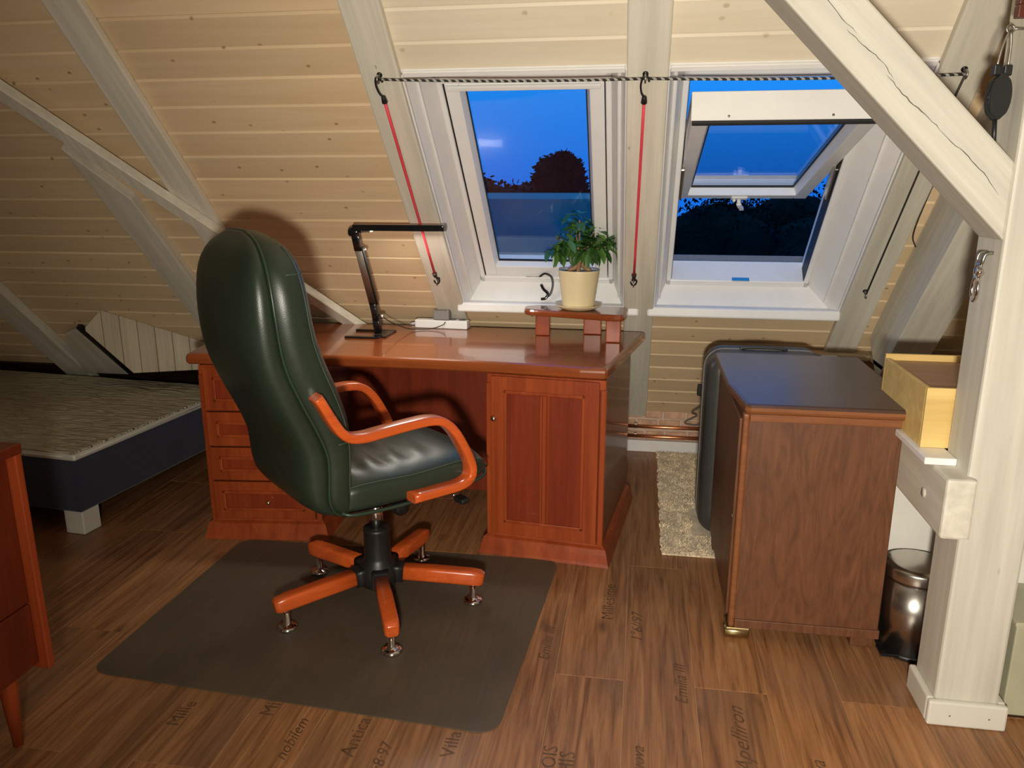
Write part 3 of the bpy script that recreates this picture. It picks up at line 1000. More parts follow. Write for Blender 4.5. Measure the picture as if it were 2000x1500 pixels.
def interp(tab, z):
    if z <= tab[0][0]: return tab[0][1]
    if z >= tab[-1][0]: return tab[-1][1]
    n = len(tab)
    for i in range(n - 1):
        if z <= tab[i + 1][0]:
            break
    def slope(k):
        a, b2 = tab[max(k - 1, 0)], tab[min(k + 1, n - 1)]
        return (b2[1] - a[1]) / (b2[0] - a[0])
    (x0_, y0_), (x1_, y1_) = tab[i], tab[i + 1]
    hh = x1_ - x0_
    u = (z - x0_) / hh
    return ((2 * u ** 3 - 3 * u * u + 1) * y0_ + (u ** 3 - 2 * u * u + u) * hh * slope(i)
            + (-2 * u ** 3 + 3 * u * u) * y1_ + (u ** 3 - u * u) * hh * slope(i + 1))
Ft = [(.47, -.19), (.55, -.195), (.66, -.190), (.76, -.195), (.86, -.224), (.95, -.259), (1.04, -.285), (1.14, -.298), (1.22, -.310), (1.27, -.328), (1.318, -.378)]
St = [(.455, -.215), (.48, -.250), (.52, -.272), (.58, -.274), (.66, -.272), (.74, -.297), (.84, -.342), (.95, -.384), (1.07, -.402), (1.18, -.408), (1.25, -.407), (1.318, -.398)]
Wt = [(.455, .205), (.48, .228), (.52, .240), (.66, .246), (.85, .250), (1.0, .254), (1.10, .256), (1.18, .246), (1.235, .222), (1.275, .180), (1.30, .128), (1.318, .05)]
Bt = [(.455, .02), (.49, .055), (.60, .082), (.75, .088), (.90, .085), (1.0, .080), (1.10, .072), (1.2, .058), (1.27, .036), (1.318, .008)]
zs = [.455, .465, .48, .50, .53, .57, .62, .67, .72, .77, .82, .87, .92, .97, 1.02, 1.07, 1.11, 1.15, 1.18, 1.21, 1.235, 1.258, 1.277, 1.292, 1.304, 1.312, 1.317]
def pw(v, e): return math.copysign(abs(v) ** e, v)
front_loops, rear_loops = [], []
for z in zs:
    F, S, Wd, Bl = interp(Ft, z), interp(St, z), interp(Wt, z), interp(Bt, z)
    if z < .47: F = S + .03
    L = []
    n = 22
    # front cushion: flat side, soft front corner, slight centre dish with bolsters
    for i in range(n + 1):
        a = math.pi * i / n
        y = Wd * pw(math.cos(a), .34)
        f = S + (F - S) * (max(0, math.sin(a)) ** .36)
        q = abs(y) / Wd
        f += .018 * math.exp(-((q - .78) / .22) ** 2) - .008 * max(0, 1 - (q / .6) ** 2)
        if i in (0, n): f = S
        L.append((f, y, z))
    # close at the seam plane
    for i in range(1, 8):
        L.append((S - .004, -Wd + 2 * Wd * i / 8, z))
    front_loops.append(L)
    L = []
    for i in range(n + 1):
        a = math.pi * i / n
        y = Wd * pw(math.cos(a), .42)
        f = S - .001 - Bl * (max(0, math.sin(a)) ** .5)
        L.append((f, y, z))
    for i in range(1, 8):
        L.append((S + .006, -Wd * .98 + 2 * Wd * .98 * i / 8, z))
    rear_loops.append(L)
cush = B().loft(front_loops).obj('backrest_cushion', M_leather, chair)
B().loft(rear_loops).obj('back_shell', M_leather, chair)
pp = []
for z in zs: pp.append((interp(St, z), -interp(Wt, z) - .001, z))
for z in reversed(zs): pp.append((interp(St, z), interp(Wt, z) + .001, z))
B().tube(smooth_path(pp, 2), .0045, 8).obj('piping', M_piping, chair)
# stitched seams on the cushion
def cush_pt(z, a, off=.0012):
    F, S, Wd = interp(Ft, z), interp(St, z), interp(Wt, z)
    y = Wd * pw(math.cos(a), .34)
    f = S + (F - S) * (max(0, math.sin(a)) ** .36)
    q = abs(y) / Wd
    f += .018 * math.exp(-((q - .78) / .22) ** 2) - .008 * max(0, 1 - (q / .6) ** 2)
    return (f + off, y + math.copysign(off, math.cos(a)), z)
for aa in (2.62, .52):
    B().tube([cush_pt(z, aa, .0008) for z in zs[3:-4]], .0016, 6).obj('seam', M_stitch, cush)
B().tube([cush_pt(1.205, math.pi * i / 40, .0006) for i in range(1, 40)], .0018, 6).obj('seam', M_stitch, cush)
B().tube([cush_pt(.70, math.pi * i / 40, .0006) for i in range(28, 40)], .0018, 6).obj('seam', M_stitch, cush)
# seat
Ls = []
fs = [-.245, -.235, -.215] + [-.2 + .0145 * i for i in range(31)] + [.262, .275, .288, .300, .310, .318, .324, .328]
Zt = [(-.245, .50), (-.215, .548), (-.12, .560), (.0, .556), (.10, .560), (.20, .564), (.26, .556), (.30, .540), (.318, .522), (.328, .500)]
Zb = [(-.245, .470), (-.20, .455), (0, .453), (.15, .462), (.26, .470), (.318, .480), (.328, .494)]
Ws = [(-.245, .18), (-.215, .222), (-.15, .238), (.0, .248), (.20, .252), (.27, .246), (.30, .230), (.318, .205), (.328, .175)]
rw = random.Random(11)
for f in fs:
    zt, zb, Wd = interp(Zt, f), interp(Zb, f), interp(Ws, f)
    L = []
    n = 56
    for i in range(n):
        a = 2 * math.pi * i / n
        en = .38 + .5 * max(0, (f - .27) / .06) ** 2
        y = Wd * pw(math.cos(a), en)
        s_ = math.sin(a)
        zc, hh = (zt + zb) / 2, (zt - zb) / 2
        z = zc + hh * pw(s_, .45)
        if s_ > .35:
            q = abs(y) / Wd
            env = max(0, 1 - (q / .85) ** 4) * max(0.0, min(1, (f + .22) / .05)) * max(.12, min(1, (.20 - f) / .16))
            z += .018 * max(0, 1 - q ** 3) + .0075 * env * (abs(math.sin(f * 34 + y * 9 + .8 * math.sin(y * 11))) ** .7 + .5 * math.sin(f * 71 - y * 14))
        L.append((f, y, z))
    Ls.append(L)
seat = B().loft(Ls).obj('seat', M_leather, chair)
ed = [(f, -interp(Ws, f) - .001, interp(Zb, f) + .006) for f in fs] + [(f, interp(Ws, f) + .001, interp(Zb, f) + .006) for f in reversed(fs)]
B().tube(smooth_path(ed, 2), .006, 8).obj('piping', M_piping, chair)
for sg in (-1, 1):
    B().tube([(f, sg * (interp(Ws, f) * .985 + .001), interp(Zt, f) - .006) for f in fs[1:-1]], .0016, 6).obj('seam', M_stitch, seat)
und = B()
und.loft([[(f, y * interp(Ws, f) * .93, interp(Zb, f) + dz) for y, dz in ((-1, .01), (-.8, -.012), (0, -.018), (.8, -.012), (1, .01))] for f in fs], caps=False, closed=False)
und.obj('seat_underside', M_black, chair)
# bentwood arms
arm_path = [(-.312, .868), (-.297, .842), (-.275, .800), (-.245, .752), (-.215, .729), (-.17, .722), (-.116, .725), (-.009, .731), (.06, .731), (.105, .718), (.145, .680), (.180, .622), (.206, .565), (.212, .530), (.200, .504), (.165, .491), (.10, .489), (-.015, .489)]
for sg in (-1, 1):
    y = sg * .272
    pts = smooth_path([(f, y, z - .0035) for f, z in arm_path], 4)
    B().sweep(pts, rrect(.027, .0145, .008, 3), (0, 1, 0)).obj('armrest', M_armwood, chair)
    B().box((.0, min(y, sg * .235), .478), (.07, max(y, sg * .235), .493), .003).obj('arm_bracket', M_black, chair)

# ================================================================== floor mat
mat_poly = []
cs = [(-1.62, 1.885), (-.335, 1.80), (-.27, 2.845), (-1.60, 2.83)]
rr = .07
for i in range(4):
    p0, p1, p2 = Vector(cs[i - 1]), Vector(cs[i]), Vector(cs[(i + 1) % 4])
    a, c = p1 + (p0 - p1).normalized() * rr, p1 + (p2 - p1).normalized() * rr
    for j in range(7):
        u = j / 6
        mat_poly.append(tuple(a * (1 - u) ** 2 + p1 * 2 * u * (1 - u) + c * u * u))
B().prism(mat_poly, 2, .0009, .0034, .001, 1).obj('chair_mat', M_mat, None, 'smoky translucent floor mat with rounded corners under the chair', 'mat')

# ================================================================== bed
BA = R(-6)
bed = thing('bed', 'low bed with navy upholstered base and white corner feet', 'bed', (-2.275, 2.745, 0), (0, 0, BA))
B().box((-2.02, .0, .105), (.0, 1.14, .335), .012, 3).obj('base', M_navy, bed)
for x, y in ((-.105, .012), (-.105, 1.02), (-1.99, .012), (-1.99, 1.02)):
    B().box((x, y, .0008), (x + .095, y + .095, .1045), .003, 1).obj('leg', M_legwhite, bed)
mt = thing('mattress_topper', 'thin cream quilted mattress topper lying on the navy bed base', 'mattress', (-2.275, 2.745, .3355), (0, 0, BA))
B().box((-2.03, -.004, .0), (.006, 1.135, .028), .010, 3).obj('border', M_legwhite, mt)
B().box((-2.022, .004, .0275), (-.002, 1.127, .036), .006, 3).obj('cover', M_mattress, mt)
B().tube([(-2.0, .004, .018), (-.05, -.0075, .018)], .0025, 6).tube([(.0085, .03, .018), (.0085, 1.10, .018)], .0025, 6).obj('edge_piping', M_legwhite, mt)

# ================================================================== dresser at the left edge
dr = thing('dresser', 'reddish wooden chest of drawers on a tapered leg at the left edge', 'dresser', (-1.75, 1.2, 0))
x1 = -1.512
B().box((-1.98, .60, .795), (x1 + .003, 1.652, .822), .004).obj('top', M_dresser_front, dr, world=True)
B().box((-1.98, 1.628, .195), (x1, 1.650, .795), .003).obj('side_panel', M_dresser, dr, world=True)
B().box((-1.98, .605, .195), (x1, .633, .795), .003).obj('side_panel', M_armwood, dr, world=True)
B().box((-1.98, .633, .195), (x1 - .05, 1.622, .215)).box((-1.98, .633, .2), (-1.96, 1.622, .79)).obj('carcass', M_dresser, dr, world=True)
for z0, z1 in ((.215, .388), (.392, .790)):
    d = B().box((-1.93, .636, z0), (x1 - .024, 1.625, z1), .004).obj('drawer', M_dresser_front, dr, world=True)
    for y in (.88, 1.36):
        B().cyl((x1 - .026, y, (z0 + z1) / 2), (x1 - .008, y, (z0 + z1) / 2), .012, n=14, bev=.003).obj('knob', M_dresser, d, world=True)
for y in (.70, 1.565):
    for x in (-1.92, -1.585):
        B().lathe([(0, 0), (.012, 0), (.024, .19), (.024, .1948), (0, .1948)], 16, Matrix.Translation((x, y, 0))).obj('leg', M_dresser, dr, world=True)
orn = thing('ornament', 'amber carved ornament on a dark base on the reddish dresser', 'ornament', (-1.572, 1.555, .8225))
B().lathe([(0, 0), (.038, 0), (.040, .006), (.034, .012), (.032, .030), (.036, .036), (0, .036)], 20).obj('base', M_amberbase, orn)
ob = bmesh.new()
bmesh.ops.create_icosphere(ob, subdivisions=3, radius=.032)
ro = random.Random(2)
for v in ob.verts:
    v.co *= 1 + .16 * math.sin(v.co.x * 190) * math.cos(v.co.z * 160 + v.co.y * 120) + ro.uniform(-.05, .05)
    v.co.z = v.co.z * 1.0 + .066
xx = B()
xx.merge(ob)
xx.obj('carving', M_amber, orn)

# ================================================================== dark cabinet
cb = thing('cabinet', 'dark stained oak cabinet with worn edges below the open skylight', 'cabinet', (.55, 2.75, 0))
c0, c1, cy0, cy1 = .322, .790, 2.385, 3.10
B().box((c0 + .012, cy0 + .004, .045), (c1, cy1, .772), .004).obj('carcass', M_oak, cb, world=True)
B().box((c0 + .006, cy0 - .004, .045), (c0 + .026, cy0 + .03, .772), .008, 3).obj('corner_post', M_oak_edge, cb, world=True)
B().box((c0 + .026, cy0 - .002, .747), (c1 + .004, cy0 + .01, .772), .002).obj('rail', M_oak_edge, cb, world=True)
B().box((c0 + .026, cy0 - .003, .045), (c1 + .003, cy0 + .01, .075), .002).obj('bottom_rail', M_oak, cb, world=True)
B().box((c0 + .000, cy0 + .035, .075), (c0 + .012, cy1 - .03, .745), .003).obj('door', M_oak, cb, world=True)
B().cyl((c0 - .003, 2.42, .42), (c0 + .001, 2.42, .42), .006, n=10).obj('lock', M_brass, cb, world=True)
tp = [(.330, 2.372), (.345, 2.362), (.828, 2.362), (.838, 2.372), (.838, 3.125), (.302, 3.125), (.302, 2.62)]
prof = [(.012, .7725), (.004, .778), (.0, .786), (.0, .796), (.004, .803), (.012, .806)]
B().loft([[(x, y, z) for x, y in inset(tp, d)] for d, z in prof[:4]] , smooth=False).obj('top_moulding', M_oak_edge, cb, world=True)
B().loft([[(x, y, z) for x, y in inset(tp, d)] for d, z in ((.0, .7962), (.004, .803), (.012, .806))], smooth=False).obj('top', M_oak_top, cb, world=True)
for x, y in ((c0 + .045, cy0 + .03), (c1 - .04, cy0 + .05), (c0 + .045, cy1 - .05), (c1 - .04, cy1 - .05)):
    if x < .5 and y < 2.6:
        f = B().cyl((x - .05, y - .012, .0225), (x + .03, y - .012, .0225), .0215, n=18, bev=.004)
        f.box((x - .045, y - .035, .034), (x + .03, y + .03, .046), .003)
        f.obj('foot', M_brass, cb, world=True)
    else:
        B().box((x - .035, y - .03, .0008), (x + .035, y + .03, .045), .004).obj('foot', M_oak, cb, world=True)

# ================================================================== suitcase behind the cabinet
su = thing('suitcase', 'charcoal hard-shell suitcase standing behind the dark cabinet', 'suitcase', (.50, 3.28, .012))
def rloop(x0, x1, z0, z1, r, y, k=6):
    pts = []
    for cx, cz, s0 in ((x1 - r, z1 - r, 0), (x0 + r, z1 - r, 90), (x0 + r, z0 + r, 180), (x1 - r, z0 + r, 270)):
        for i in range(k + 1):
            a = R(s0 + 90 * i / k)
            pts.append((cx + r * math.cos(a), y, cz + r * math.sin(a)))
    return pts
def shell(y0, y1, dome):
    Lp = []
    sgn = 1 if y1 > y0 else -1
    for d, yy in ((0, y0), (0, y1 - sgn * .05), (.006, y1 - sgn * .028), (.02, y1 - sgn * .010), (.05, y1)):
        Lp.append(rloop(0.280 + d, .75 - d, .0105 + d, .788 - d, .075 - min(d, .03), yy))
    return B().loft(Lp)
shell(3.285, 3.150, 1).obj('front_shell', M_suit, su, world=True)
shell(3.295, 3.420, 1).obj('back_shell', M_suit, su, world=True)
B().sweep([Vector(p) for p in rloop(.281, .749, .012, .787, .075, 3.290)], rrect(.008, .005, .002, 1), (0, 1, 0), closed=True).obj('zip_band', M_grey, su, world=True)
B().sweep(smooth_path([(.42, 3.29, .785), (.43, 3.29, .794), (.51, 3.29, .797), (.59, 3.29, .794), (.60, 3.29, .785)], 5), rrect(.012, .006, .003), (0, 1, 0)).obj('handle', M_black, su, world=True)
# socket and cable on the wall beside the suitcase
so = thing('wall_socket', 'small black socket with a dangling cable on the knee wall', 'socket', (.335, 4.0, .42))
B().box((.315, 4.03, .385), (.355, 4.075, .475), .004).obj('case', M_black, so, world=True)
B().tube(smooth_path([(.335, 4.045, .39), (.34, 4.05, .33), (.30, 4.12, .27), (.33, 4.16, .24), (.27, 4.19, .19), (.33, 4.20, .175), (.36, 4.18, .20)], 6), .004, 7).obj('cable', M_grey, so, world=True)

# ================================================================== rug
rug = thing('shag_rug', 'narrow cream shag rug between desk and suitcase', 'rug', (.27, 3.55, 0))
B().box((.13, 2.96, .0009), (.45, 4.20, .009), .003).obj('backing', M_rug, rug, world=True)
pile = B()
rr_ = random.Random(9)
bmv = pile.bm
for i in range(9000):
    x, y = rr_.uniform(.128, .452), rr_.uniform(2.955, 4.205)
    if x > .262 and y > 3.14 and y < 3.43: continue
    h = rr_.uniform(.008, .019)
    if .30 < x and y < 3.13: h *= .9
    a = rr_.uniform(0, math.pi)
    dx, dy = math.cos(a) * .003, math.sin(a) * .003
    lx, ly = rr_.uniform(-.008, .008), rr_.uniform(-.008, .008)
    v0 = bmv.verts.new((x - dx, y - dy, .004)); v1 = bmv.verts.new((x + dx, y + dy, .004))
    v2 = bmv.verts.new((x + dx * .6 + lx, y + dy * .6 + ly, .004 + h)); v3 = bmv.verts.new((x - dx * .6 + lx, y - dy * .6 + ly, .004 + h))
    bmv.faces.new([v0, v1, v2, v3])
pile.obj('pile', M_rug, rug, world=True, kind='stuff')

# ================================================================== waste bin
bn = thing('waste_bin', 'round brushed steel pedal bin between cabinet and post', 'bin', (.900, 2.432, 0))
rb_ = .099
B().lathe([(0, .0008), (rb_ - .002, .0008), (rb_, .003), (rb_, .014), (rb_ - .003, .016), (0, .016)], 40).obj('base_ring', M_black, bn)
B().lathe([(0, .0165), (rb_ - .004, .0165), (rb_ - .004, .255), (0, .255)], 48).obj('body', M_steel, bn)
B().lathe([(0, .2555), (rb_ + .001, .2555), (rb_ + .002, .262), (rb_ + .002, .288), (rb_ - .001, .295), (rb_ - .02, .301), (0, .307)], 48).obj('lid', M_steel, bn)
pd = B().box((-.108, -.085, .008), (-.052, -.030, .017), .003)
pd.box((-.08, -.065, .004), (-.04, -.045, .012), .002)
pd.obj('pedal', M_blackgloss, bn)

# ================================================================== desk lamp
ZT = .7905
lm = thing('desk_lamp', 'black folding desk lamp with flat LED head standing on the desk', 'lamp', (-1.147, 3.33, ZT))
B().box((-.125, -.085, 0), (.03, -.058, .008), .002, 1).obj('base_bar', M_blackgloss, lm)
B().box((-.135, .085, 0), (.055, .105, .008), .002, 1).obj('base_bar', M_blackgloss, lm)
B().box((-.012, -.0578, 0), (.055, .0848, .007), .002, 1).obj('base_plate', M_blackgloss, lm)
J0, J1, J2 = Vector((.004, -.004, .012)), Vector((-.004, -.035, .150)), Vector((.010, -.228, .405))
J3 = Vector((.012, -.262, .470))
AX = Vector((1, 0, 0))
def strut_(a, b, w_, d_, name, mat, off=Vector((0, 0, 0)), sc=None):
    return B().sweep([a + off, b + off], rrect(w_, d_, min(w_, d_) * .4), (1, 0, 0), scales=sc).obj(name, mat, lm)
strut_(J0, Vector((0, -.016, .09)), .016, .013, 'stem', M_blackgloss)
strut_(Vector((.002, -.012, .075)), J1, .014, .016, 'lower_joint', M_blackgloss)
strut_(J1 + (J1 - J2).normalized() * .012, J2, .0165, .007, 'arm', M_lampgrey, sc=[1.05, .9])
strut_(J1, J2, .0035, .009, 'arm_spring', M_black, Vector((.0205, 0, 0)))
dj = (J2 - J1).normalized()
nj = AX.cross(dj)
if nj.y > 0: nj = -nj
for u in (.02, .05):
    p = J1 + dj * (u - .01) * 1.0 + nj * .006
    B().cyl(p, p + nj * .004, .0045, n=12).obj('rivet', M_black, lm)
strut_(J2 - dj * .01, J3, .0155, .013, 'upper_joint', M_blackgloss)
B().cyl(J3 - AX * .024, J3 + AX * .02, .0185, n=20, bev=.004).obj('hinge', M_blackgloss, lm)
for p in (Vector((.034, -.21, .395)), Vector((.028, -.012, .088))):
    B().cyl(p - AX * .014, p + AX * .006, .010, n=14, bev=.002).obj('thumb_screw', M_chrome, lm)
HY = -.266
hdb = B().box((.012, HY - .026, .488), (.385, HY + .026, .501), .005, 3)
for y0_ in (HY - .026, HY + .022):
    hdb.box((.012, y0_, .476), (.385, y0_ + .004, .490), .0015, 1)
for x0_ in (.012, .381):
    hdb.box((x0_, HY - .026, .476), (x0_ + .004, HY + .026, .490), .0015, 1)
hdb.obj('lamp_head', M_blackgloss, lm)
B().box((.0, HY - .014, .468), (.05, HY + .014, .4878), .004).obj('head_mount', M_blackgloss, lm)
B().box((.052, HY - .020, .4700), (.085, HY + .020, .4758), .002).obj('head_clip', M_lampgrey, lm)
B().box((.088, HY - .019, .4855), (.375, HY + .019, .4879), .001, 1).obj('led_panel', M_led, lm)
led = add_light('desk_lamp_led', 'AREA', (-1.147 + .232, 3.33 + HY, ZT + .4845), 3.0, (1.0, .95, .85), (0, 0, 0), shape='RECTANGLE', size=.28, size_y=.034)
B().tube(smooth_path([(.03, -.01, .085), (.055, .03, .055), (.10, .10, .018), (.13, .14, .006), (.20, .165, .005), (.25, .19, .02), (.262, .198, .034)], 6), .0022, 7).obj('cable', M_black, lm)

# power strip with adapter
ps = thing('power_strip', 'white power strip lying at the back of the desk', 'power strip', (-.91, 3.555, ZT), (0, 0, R(-3)))
B().box((-.125, -.024, .0), (.13, .024, .040), .006, 3).obj('body', M_stripwhite, ps)
for x in (.055, .10):
    B().cyl((x, 0, .0402), (x, 0, .0412), .017, n=20).obj('outlet', M_grey, ps)
B().tube(smooth_path([(-.122, .0, .02), (-.15, .02, .015), (-.165, .035, .006), (-.15, .05, .005)], 5), .0035, 8).obj('cord', M_stripwhite, ps)
ad = thing('power_adapter', 'grey plug-in adapter sitting on the white power strip', 'adapter', (-.905, 3.553, ZT + .0405), (0, 0, R(-3)))
B().box((-.038, -.024, .0), (.038, .024, .048), .005, 2).obj('case', M_grey, ad)
B().box((-.030, -.0242, .044), (.03, .0242, .0475), .001, 1).obj('rim', M_iron, ad)

# ================================================================== riser stand, pot plant
st = thing('riser_stand', 'small cherry wood riser stand with rounded triangular top on the desk', 'stand', (-.26, 3.43, ZT))
slab = smooth_path([(-.502, 3.44, 0), (-.47, 3.395, 0), (-.36, 3.365, 0), (-.18, 3.315, 0), (-.085, 3.295, 0), (-.055, 3.32, 0), (-.045, 3.42, 0), (-.048, 3.515, 0), (-.075, 3.545, 0), (-.20, 3.555, 0), (-.38, 3.545, 0), (-.48, 3.50, 0)], 5, True)
sl2 = [(p.x, p.y) for p in slab]
B().loft([[(x, y, z) for x, y in inset(sl2, d)] for d, z in ((.008, .886), (.002, .889), (.0, .896), (.0, .904), (.003, .911), (.008, .914))], smooth=False).obj('top', M_cherry_x, st, world=True)
for x0, x1_, y0, y1 in ((-.452, -.388, 3.44, 3.465), (-.242, -.162, 3.50, 3.525), (-.135, -.072, 3.325, 3.350)):
    B().box((x0, y0, ZT), (x1_, y1, .8859), .004).obj('leg', M_cherry, st, world=True)
PC = (-.262, 3.435)
sc_ = B().lathe([(0, 0), (.062, 0), (.080, .006), (.100, .018), (.103, .022), (.098, .022), (.078, .011), (.055, .008), (0, .008)], 40)
sc_.obj('saucer', M_pot, None, 'round cream saucer under the plant pot', 'saucer', loc=(PC[0], PC[1], .9145))
pl = thing('potted_ficus', 'small bushy ficus in a ribbed cream pot on the riser stand', 'plant', (PC[0], PC[1], .9235))
pr_ = [(0, 0), (.066, 0)]
for i in range(13):
    u = i / 12
    r_ = .068 + .020 * u + (.0012 if i % 2 else 0)
    pr_.append((r_, .003 + .150 * u))
pr_ += [(.090, .160), (.088, .163), (.084, .162), (.080, .14), (0, .14)]
B().lathe(pr_, 44).obj('pot', M_pot, pl)
B().lathe([(0, .1401), (.079, .1401), (.06, .150), (0, .153)], 28).obj('soil', M_soil, pl)
tk = B()
tk.sweep(smooth_path([(-.05, -.01, .15), (-.02, .0, .175), (.0, .005, .20), (-.002, .0, .235)], 5), [(math.cos(i * .785), math.sin(i * .785)) for i in range(8)], None, scales=[.006 + .016 * min(1, i / 8) for i in range(16)])
tk.sweep(smooth_path([(.055, .0, .148), (.03, .005, .172), (.012, .0, .205), (.012, .0, .25)], 5), [(math.cos(i * .785), math.sin(i * .785)) for i in range(8)], None, scales=[.006 + .013 * min(1, i / 8) for i in range(16)])
tk.sweep(smooth_path([(.0, -.04, .148), (.0, -.02, .18), (.0, .0, .22), (-.006, .0, .26)], 5), [(math.cos(i * .785), math.sin(i * .785)) for i in range(8)], None, scales=[.009] * 16)
rl = random.Random(21)
tips = []
for i, (dx, dy, dz) in enumerate(((-.09, -.02, .30), (-.035, .02, .385), (.0, -.03, .39), (.02, .02, .31), (.075, -.01, .345), (.118, .02, .325), (-.115, -.02, .255), (.125, .0, .265), (-.05, -.05, .28), (.045, -.05, .27), (.10, -.02, .285))):
    tk.tube(smooth_path([(0, 0, .235), (dx * .42, dy * .4, .235 + (dz - .235) * .45), (dx * .92, dy * .92, .235 + (dz - .235) * .9)], 4), .003, 6)
    tips.append(Vector((dx, dy, dz)))
tk.obj('trunk', M_trunk, pl)
lf = B()
pts = [(0, 0, 0), (.010, .012, .002), (.0135, .026, .001), (.010, .042, -.004), (0, .056, -.012), (-.010, .042, -.004), (-.0135, .026, .001), (-.010, .012, .002)]
vs = [lf.bm.verts.new(p) for p in pts]
mid = [lf.bm.verts.new(p) for p in ((0, .012, -.001), (0, .026, -.003), (0, .042, -.008))]
for f in ((0, 1, 'a'), ):
    pass
F_ = lambda *q: lf.bm.faces.new(q)
F_(vs[0], vs[1], mid[0]); F_(vs[1], vs[2], mid[1], mid[0]); F_(vs[2], vs[3], mid[2], mid[1]); F_(vs[3], vs[4], mid[2])
F_(vs[0], mid[0], vs[7]); F_(mid[0], mid[1], vs[6], vs[7]); F_(mid[1], mid[2], vs[5], vs[6]); F_(mid[2], vs[4], vs[5])
leaf_me = lf.mesh('leaf')
leaf_me.materials.append(M_leaf)
for p in leaf_me.polygons: p.use_smooth = True
for tpv in tips:
    for i in range(20):
        u = rl.uniform(.42, 1.12)
        base = Vector((0, 0, .235)).lerp(tpv, u) + Vector((rl.uniform(-.016, .016), rl.uniform(-.016, .016), rl.uniform(-.012, .012)))
        o = place('leaf', leaf_me, None, pl, loc=base, rot=(R(rl.uniform(-70, 40)), R(rl.uniform(-25, 25)), R(rl.uniform(0, 360))))
        k = rl.uniform(.95, 1.4)
        o.scale = (k * .85, k * 1.12, k)

# ================================================================== cords and hooks on the rafters
def ring(b, c, r, t, ax=(0, 1, 0), n=20, a0=0, a1=360):
    ax = Vector(ax).normalized()
    u = ax.orthogonal().normalized()
    v = ax.cross(u)
    full = a1 - a0 >= 360
    k = n if full else n + 1
    pts = [Vector(c) + u * r * math.cos(R(a0 + (a1 - a0) * i / n)) + v * r * math.sin(R(a0 + (a1 - a0) * i / n)) for i in range(k)]
    return b.tube(pts, t, 8, closed=full)
nrm = Vector((0, -Q, -Q))
eyes = {}
def eye(x, s, label):
    p = Vector(RP(x, s, .032))
    e = thing('screw_eye', label, 'hook', tuple(p), group='screw eyes on the rafters')
    b = B()
    b.cyl(-nrm * .012, nrm * .012, .003, n=8)
    b.obj('shank', M_iron, e)
    ring(B(), nrm * .024, .0125, .0028, (1, 0, 0)).obj('ring', M_iron, e)
    B().cyl((0, 0, 0), nrm * .004, .0095, n=14).obj('washer', M_blackgloss, e)
    return p + nrm * .024
s_up = 2.250
e1 = eye(-.866, s_up, 'screw eye on the left rafter holding the cord end')
e2 = eye(-.008, s_up - .018, 'screw eye on the middle rafter at the top of the red cord')
e3 = eye(.918, s_up - .025, 'screw eye on the right rafter half hidden by the knee brace')
e4 = eye(-.880, 1.190, 'lower screw eye on the left rafter above the power strip')
e5 = eye(-.026, 1.205, 'lower screw eye on the middle rafter right of the plant')
e6 = eye(.912, 1.160, 'lower screw eye on the right rafter at the thin cord')
cd = thing('stretched_cord', 'black and white cord stretched above both skylights', 'cord', tuple(e1))
def sag(a, b, n=14, d=.006):
    return [a.lerp(b, i / n) - Vector((0, 0, d * 4 * (i / n) * (1 - i / n))) for i in range(n + 1)]
B().tube([p - e1 for p in sag(e1, e2)], .0042, 8).obj('cord', M_rope, cd)
B().tube([p - e1 for p in sag(e2, e3)], .0042, 8).obj('cord', M_rope, cd)
def bungee(a, b, label):
    t = thing('bungee_cord', label, 'bungee cord', tuple(b), group='red bungee cords')
    a, b = a - b, Vector((0, 0, 0))
    d = (b - a).normalized()
    A0, B0 = a + d * .085, b - d * .055
    B().tube([A0.lerp(B0, i / 6) for i in range(7)], .0052, 10).obj('cord', M_red, t)
    side = Vector((1, 0, 0))
    def hook(p, q, flip):
        # p = cord end, q = eye
        e = (q - p).normalized()
        L = (q - p).length
        hb = B().cyl(p - e * .008, p + e * .018, .0105, .0075, n=12, bev=.002)
        f = flip
        path = [p + e * .015, p + e * (.030) + side * .009 * f, p + e * (L * .7) + side * .013 * f, p + e * (L + .004) + side * .007 * f, p + e * (L + .006) - side * .006 * f, p + e * (L - .010) - side * .012 * f]
        hb.sweep(smooth_path(path, 5), rrect(.0045, .003, .0015, 1), (0, 1, 0))
        hb.obj('hook', M_black, t)
    hook(A0, a, -1)
    hook(B0, b, 1)
bungee(e1, e4, 'red bungee cord on the left rafter beside the desk lamp')
bungee(e2, e5, 'red bungee cord on the middle rafter between the skylights')
tcx = thing('thin_cord', 'thin black cord on the right rafter beside the open skylight', 'cord', tuple(e6))
B().tube([Vector((0, 0, 0)), Vector(RP(.914, 1.82, .04)) - e6, e3 - e6], .0032, 8).obj('cord', M_blackcord, tcx)
# loose wire hanging beside the deep strut
wr = thing('loose_wire', 'loose dark wire looping out beside the deep strut', 'wire', RP(1.0, 1.6, .02))
o0 = Vector(RP(1.0, 1.6, .02))
B().tube(smooth_path([Vector(RP(.99, 1.86, .015)) - o0, Vector(RP(.985, 1.66, .03)) - o0, Vector(RP(.995, 1.5, .03)) - o0, Vector(RP(1.028, 1.42, .02)) - o0], 6), .0025, 6).obj('wire', M_blackcord, wr)

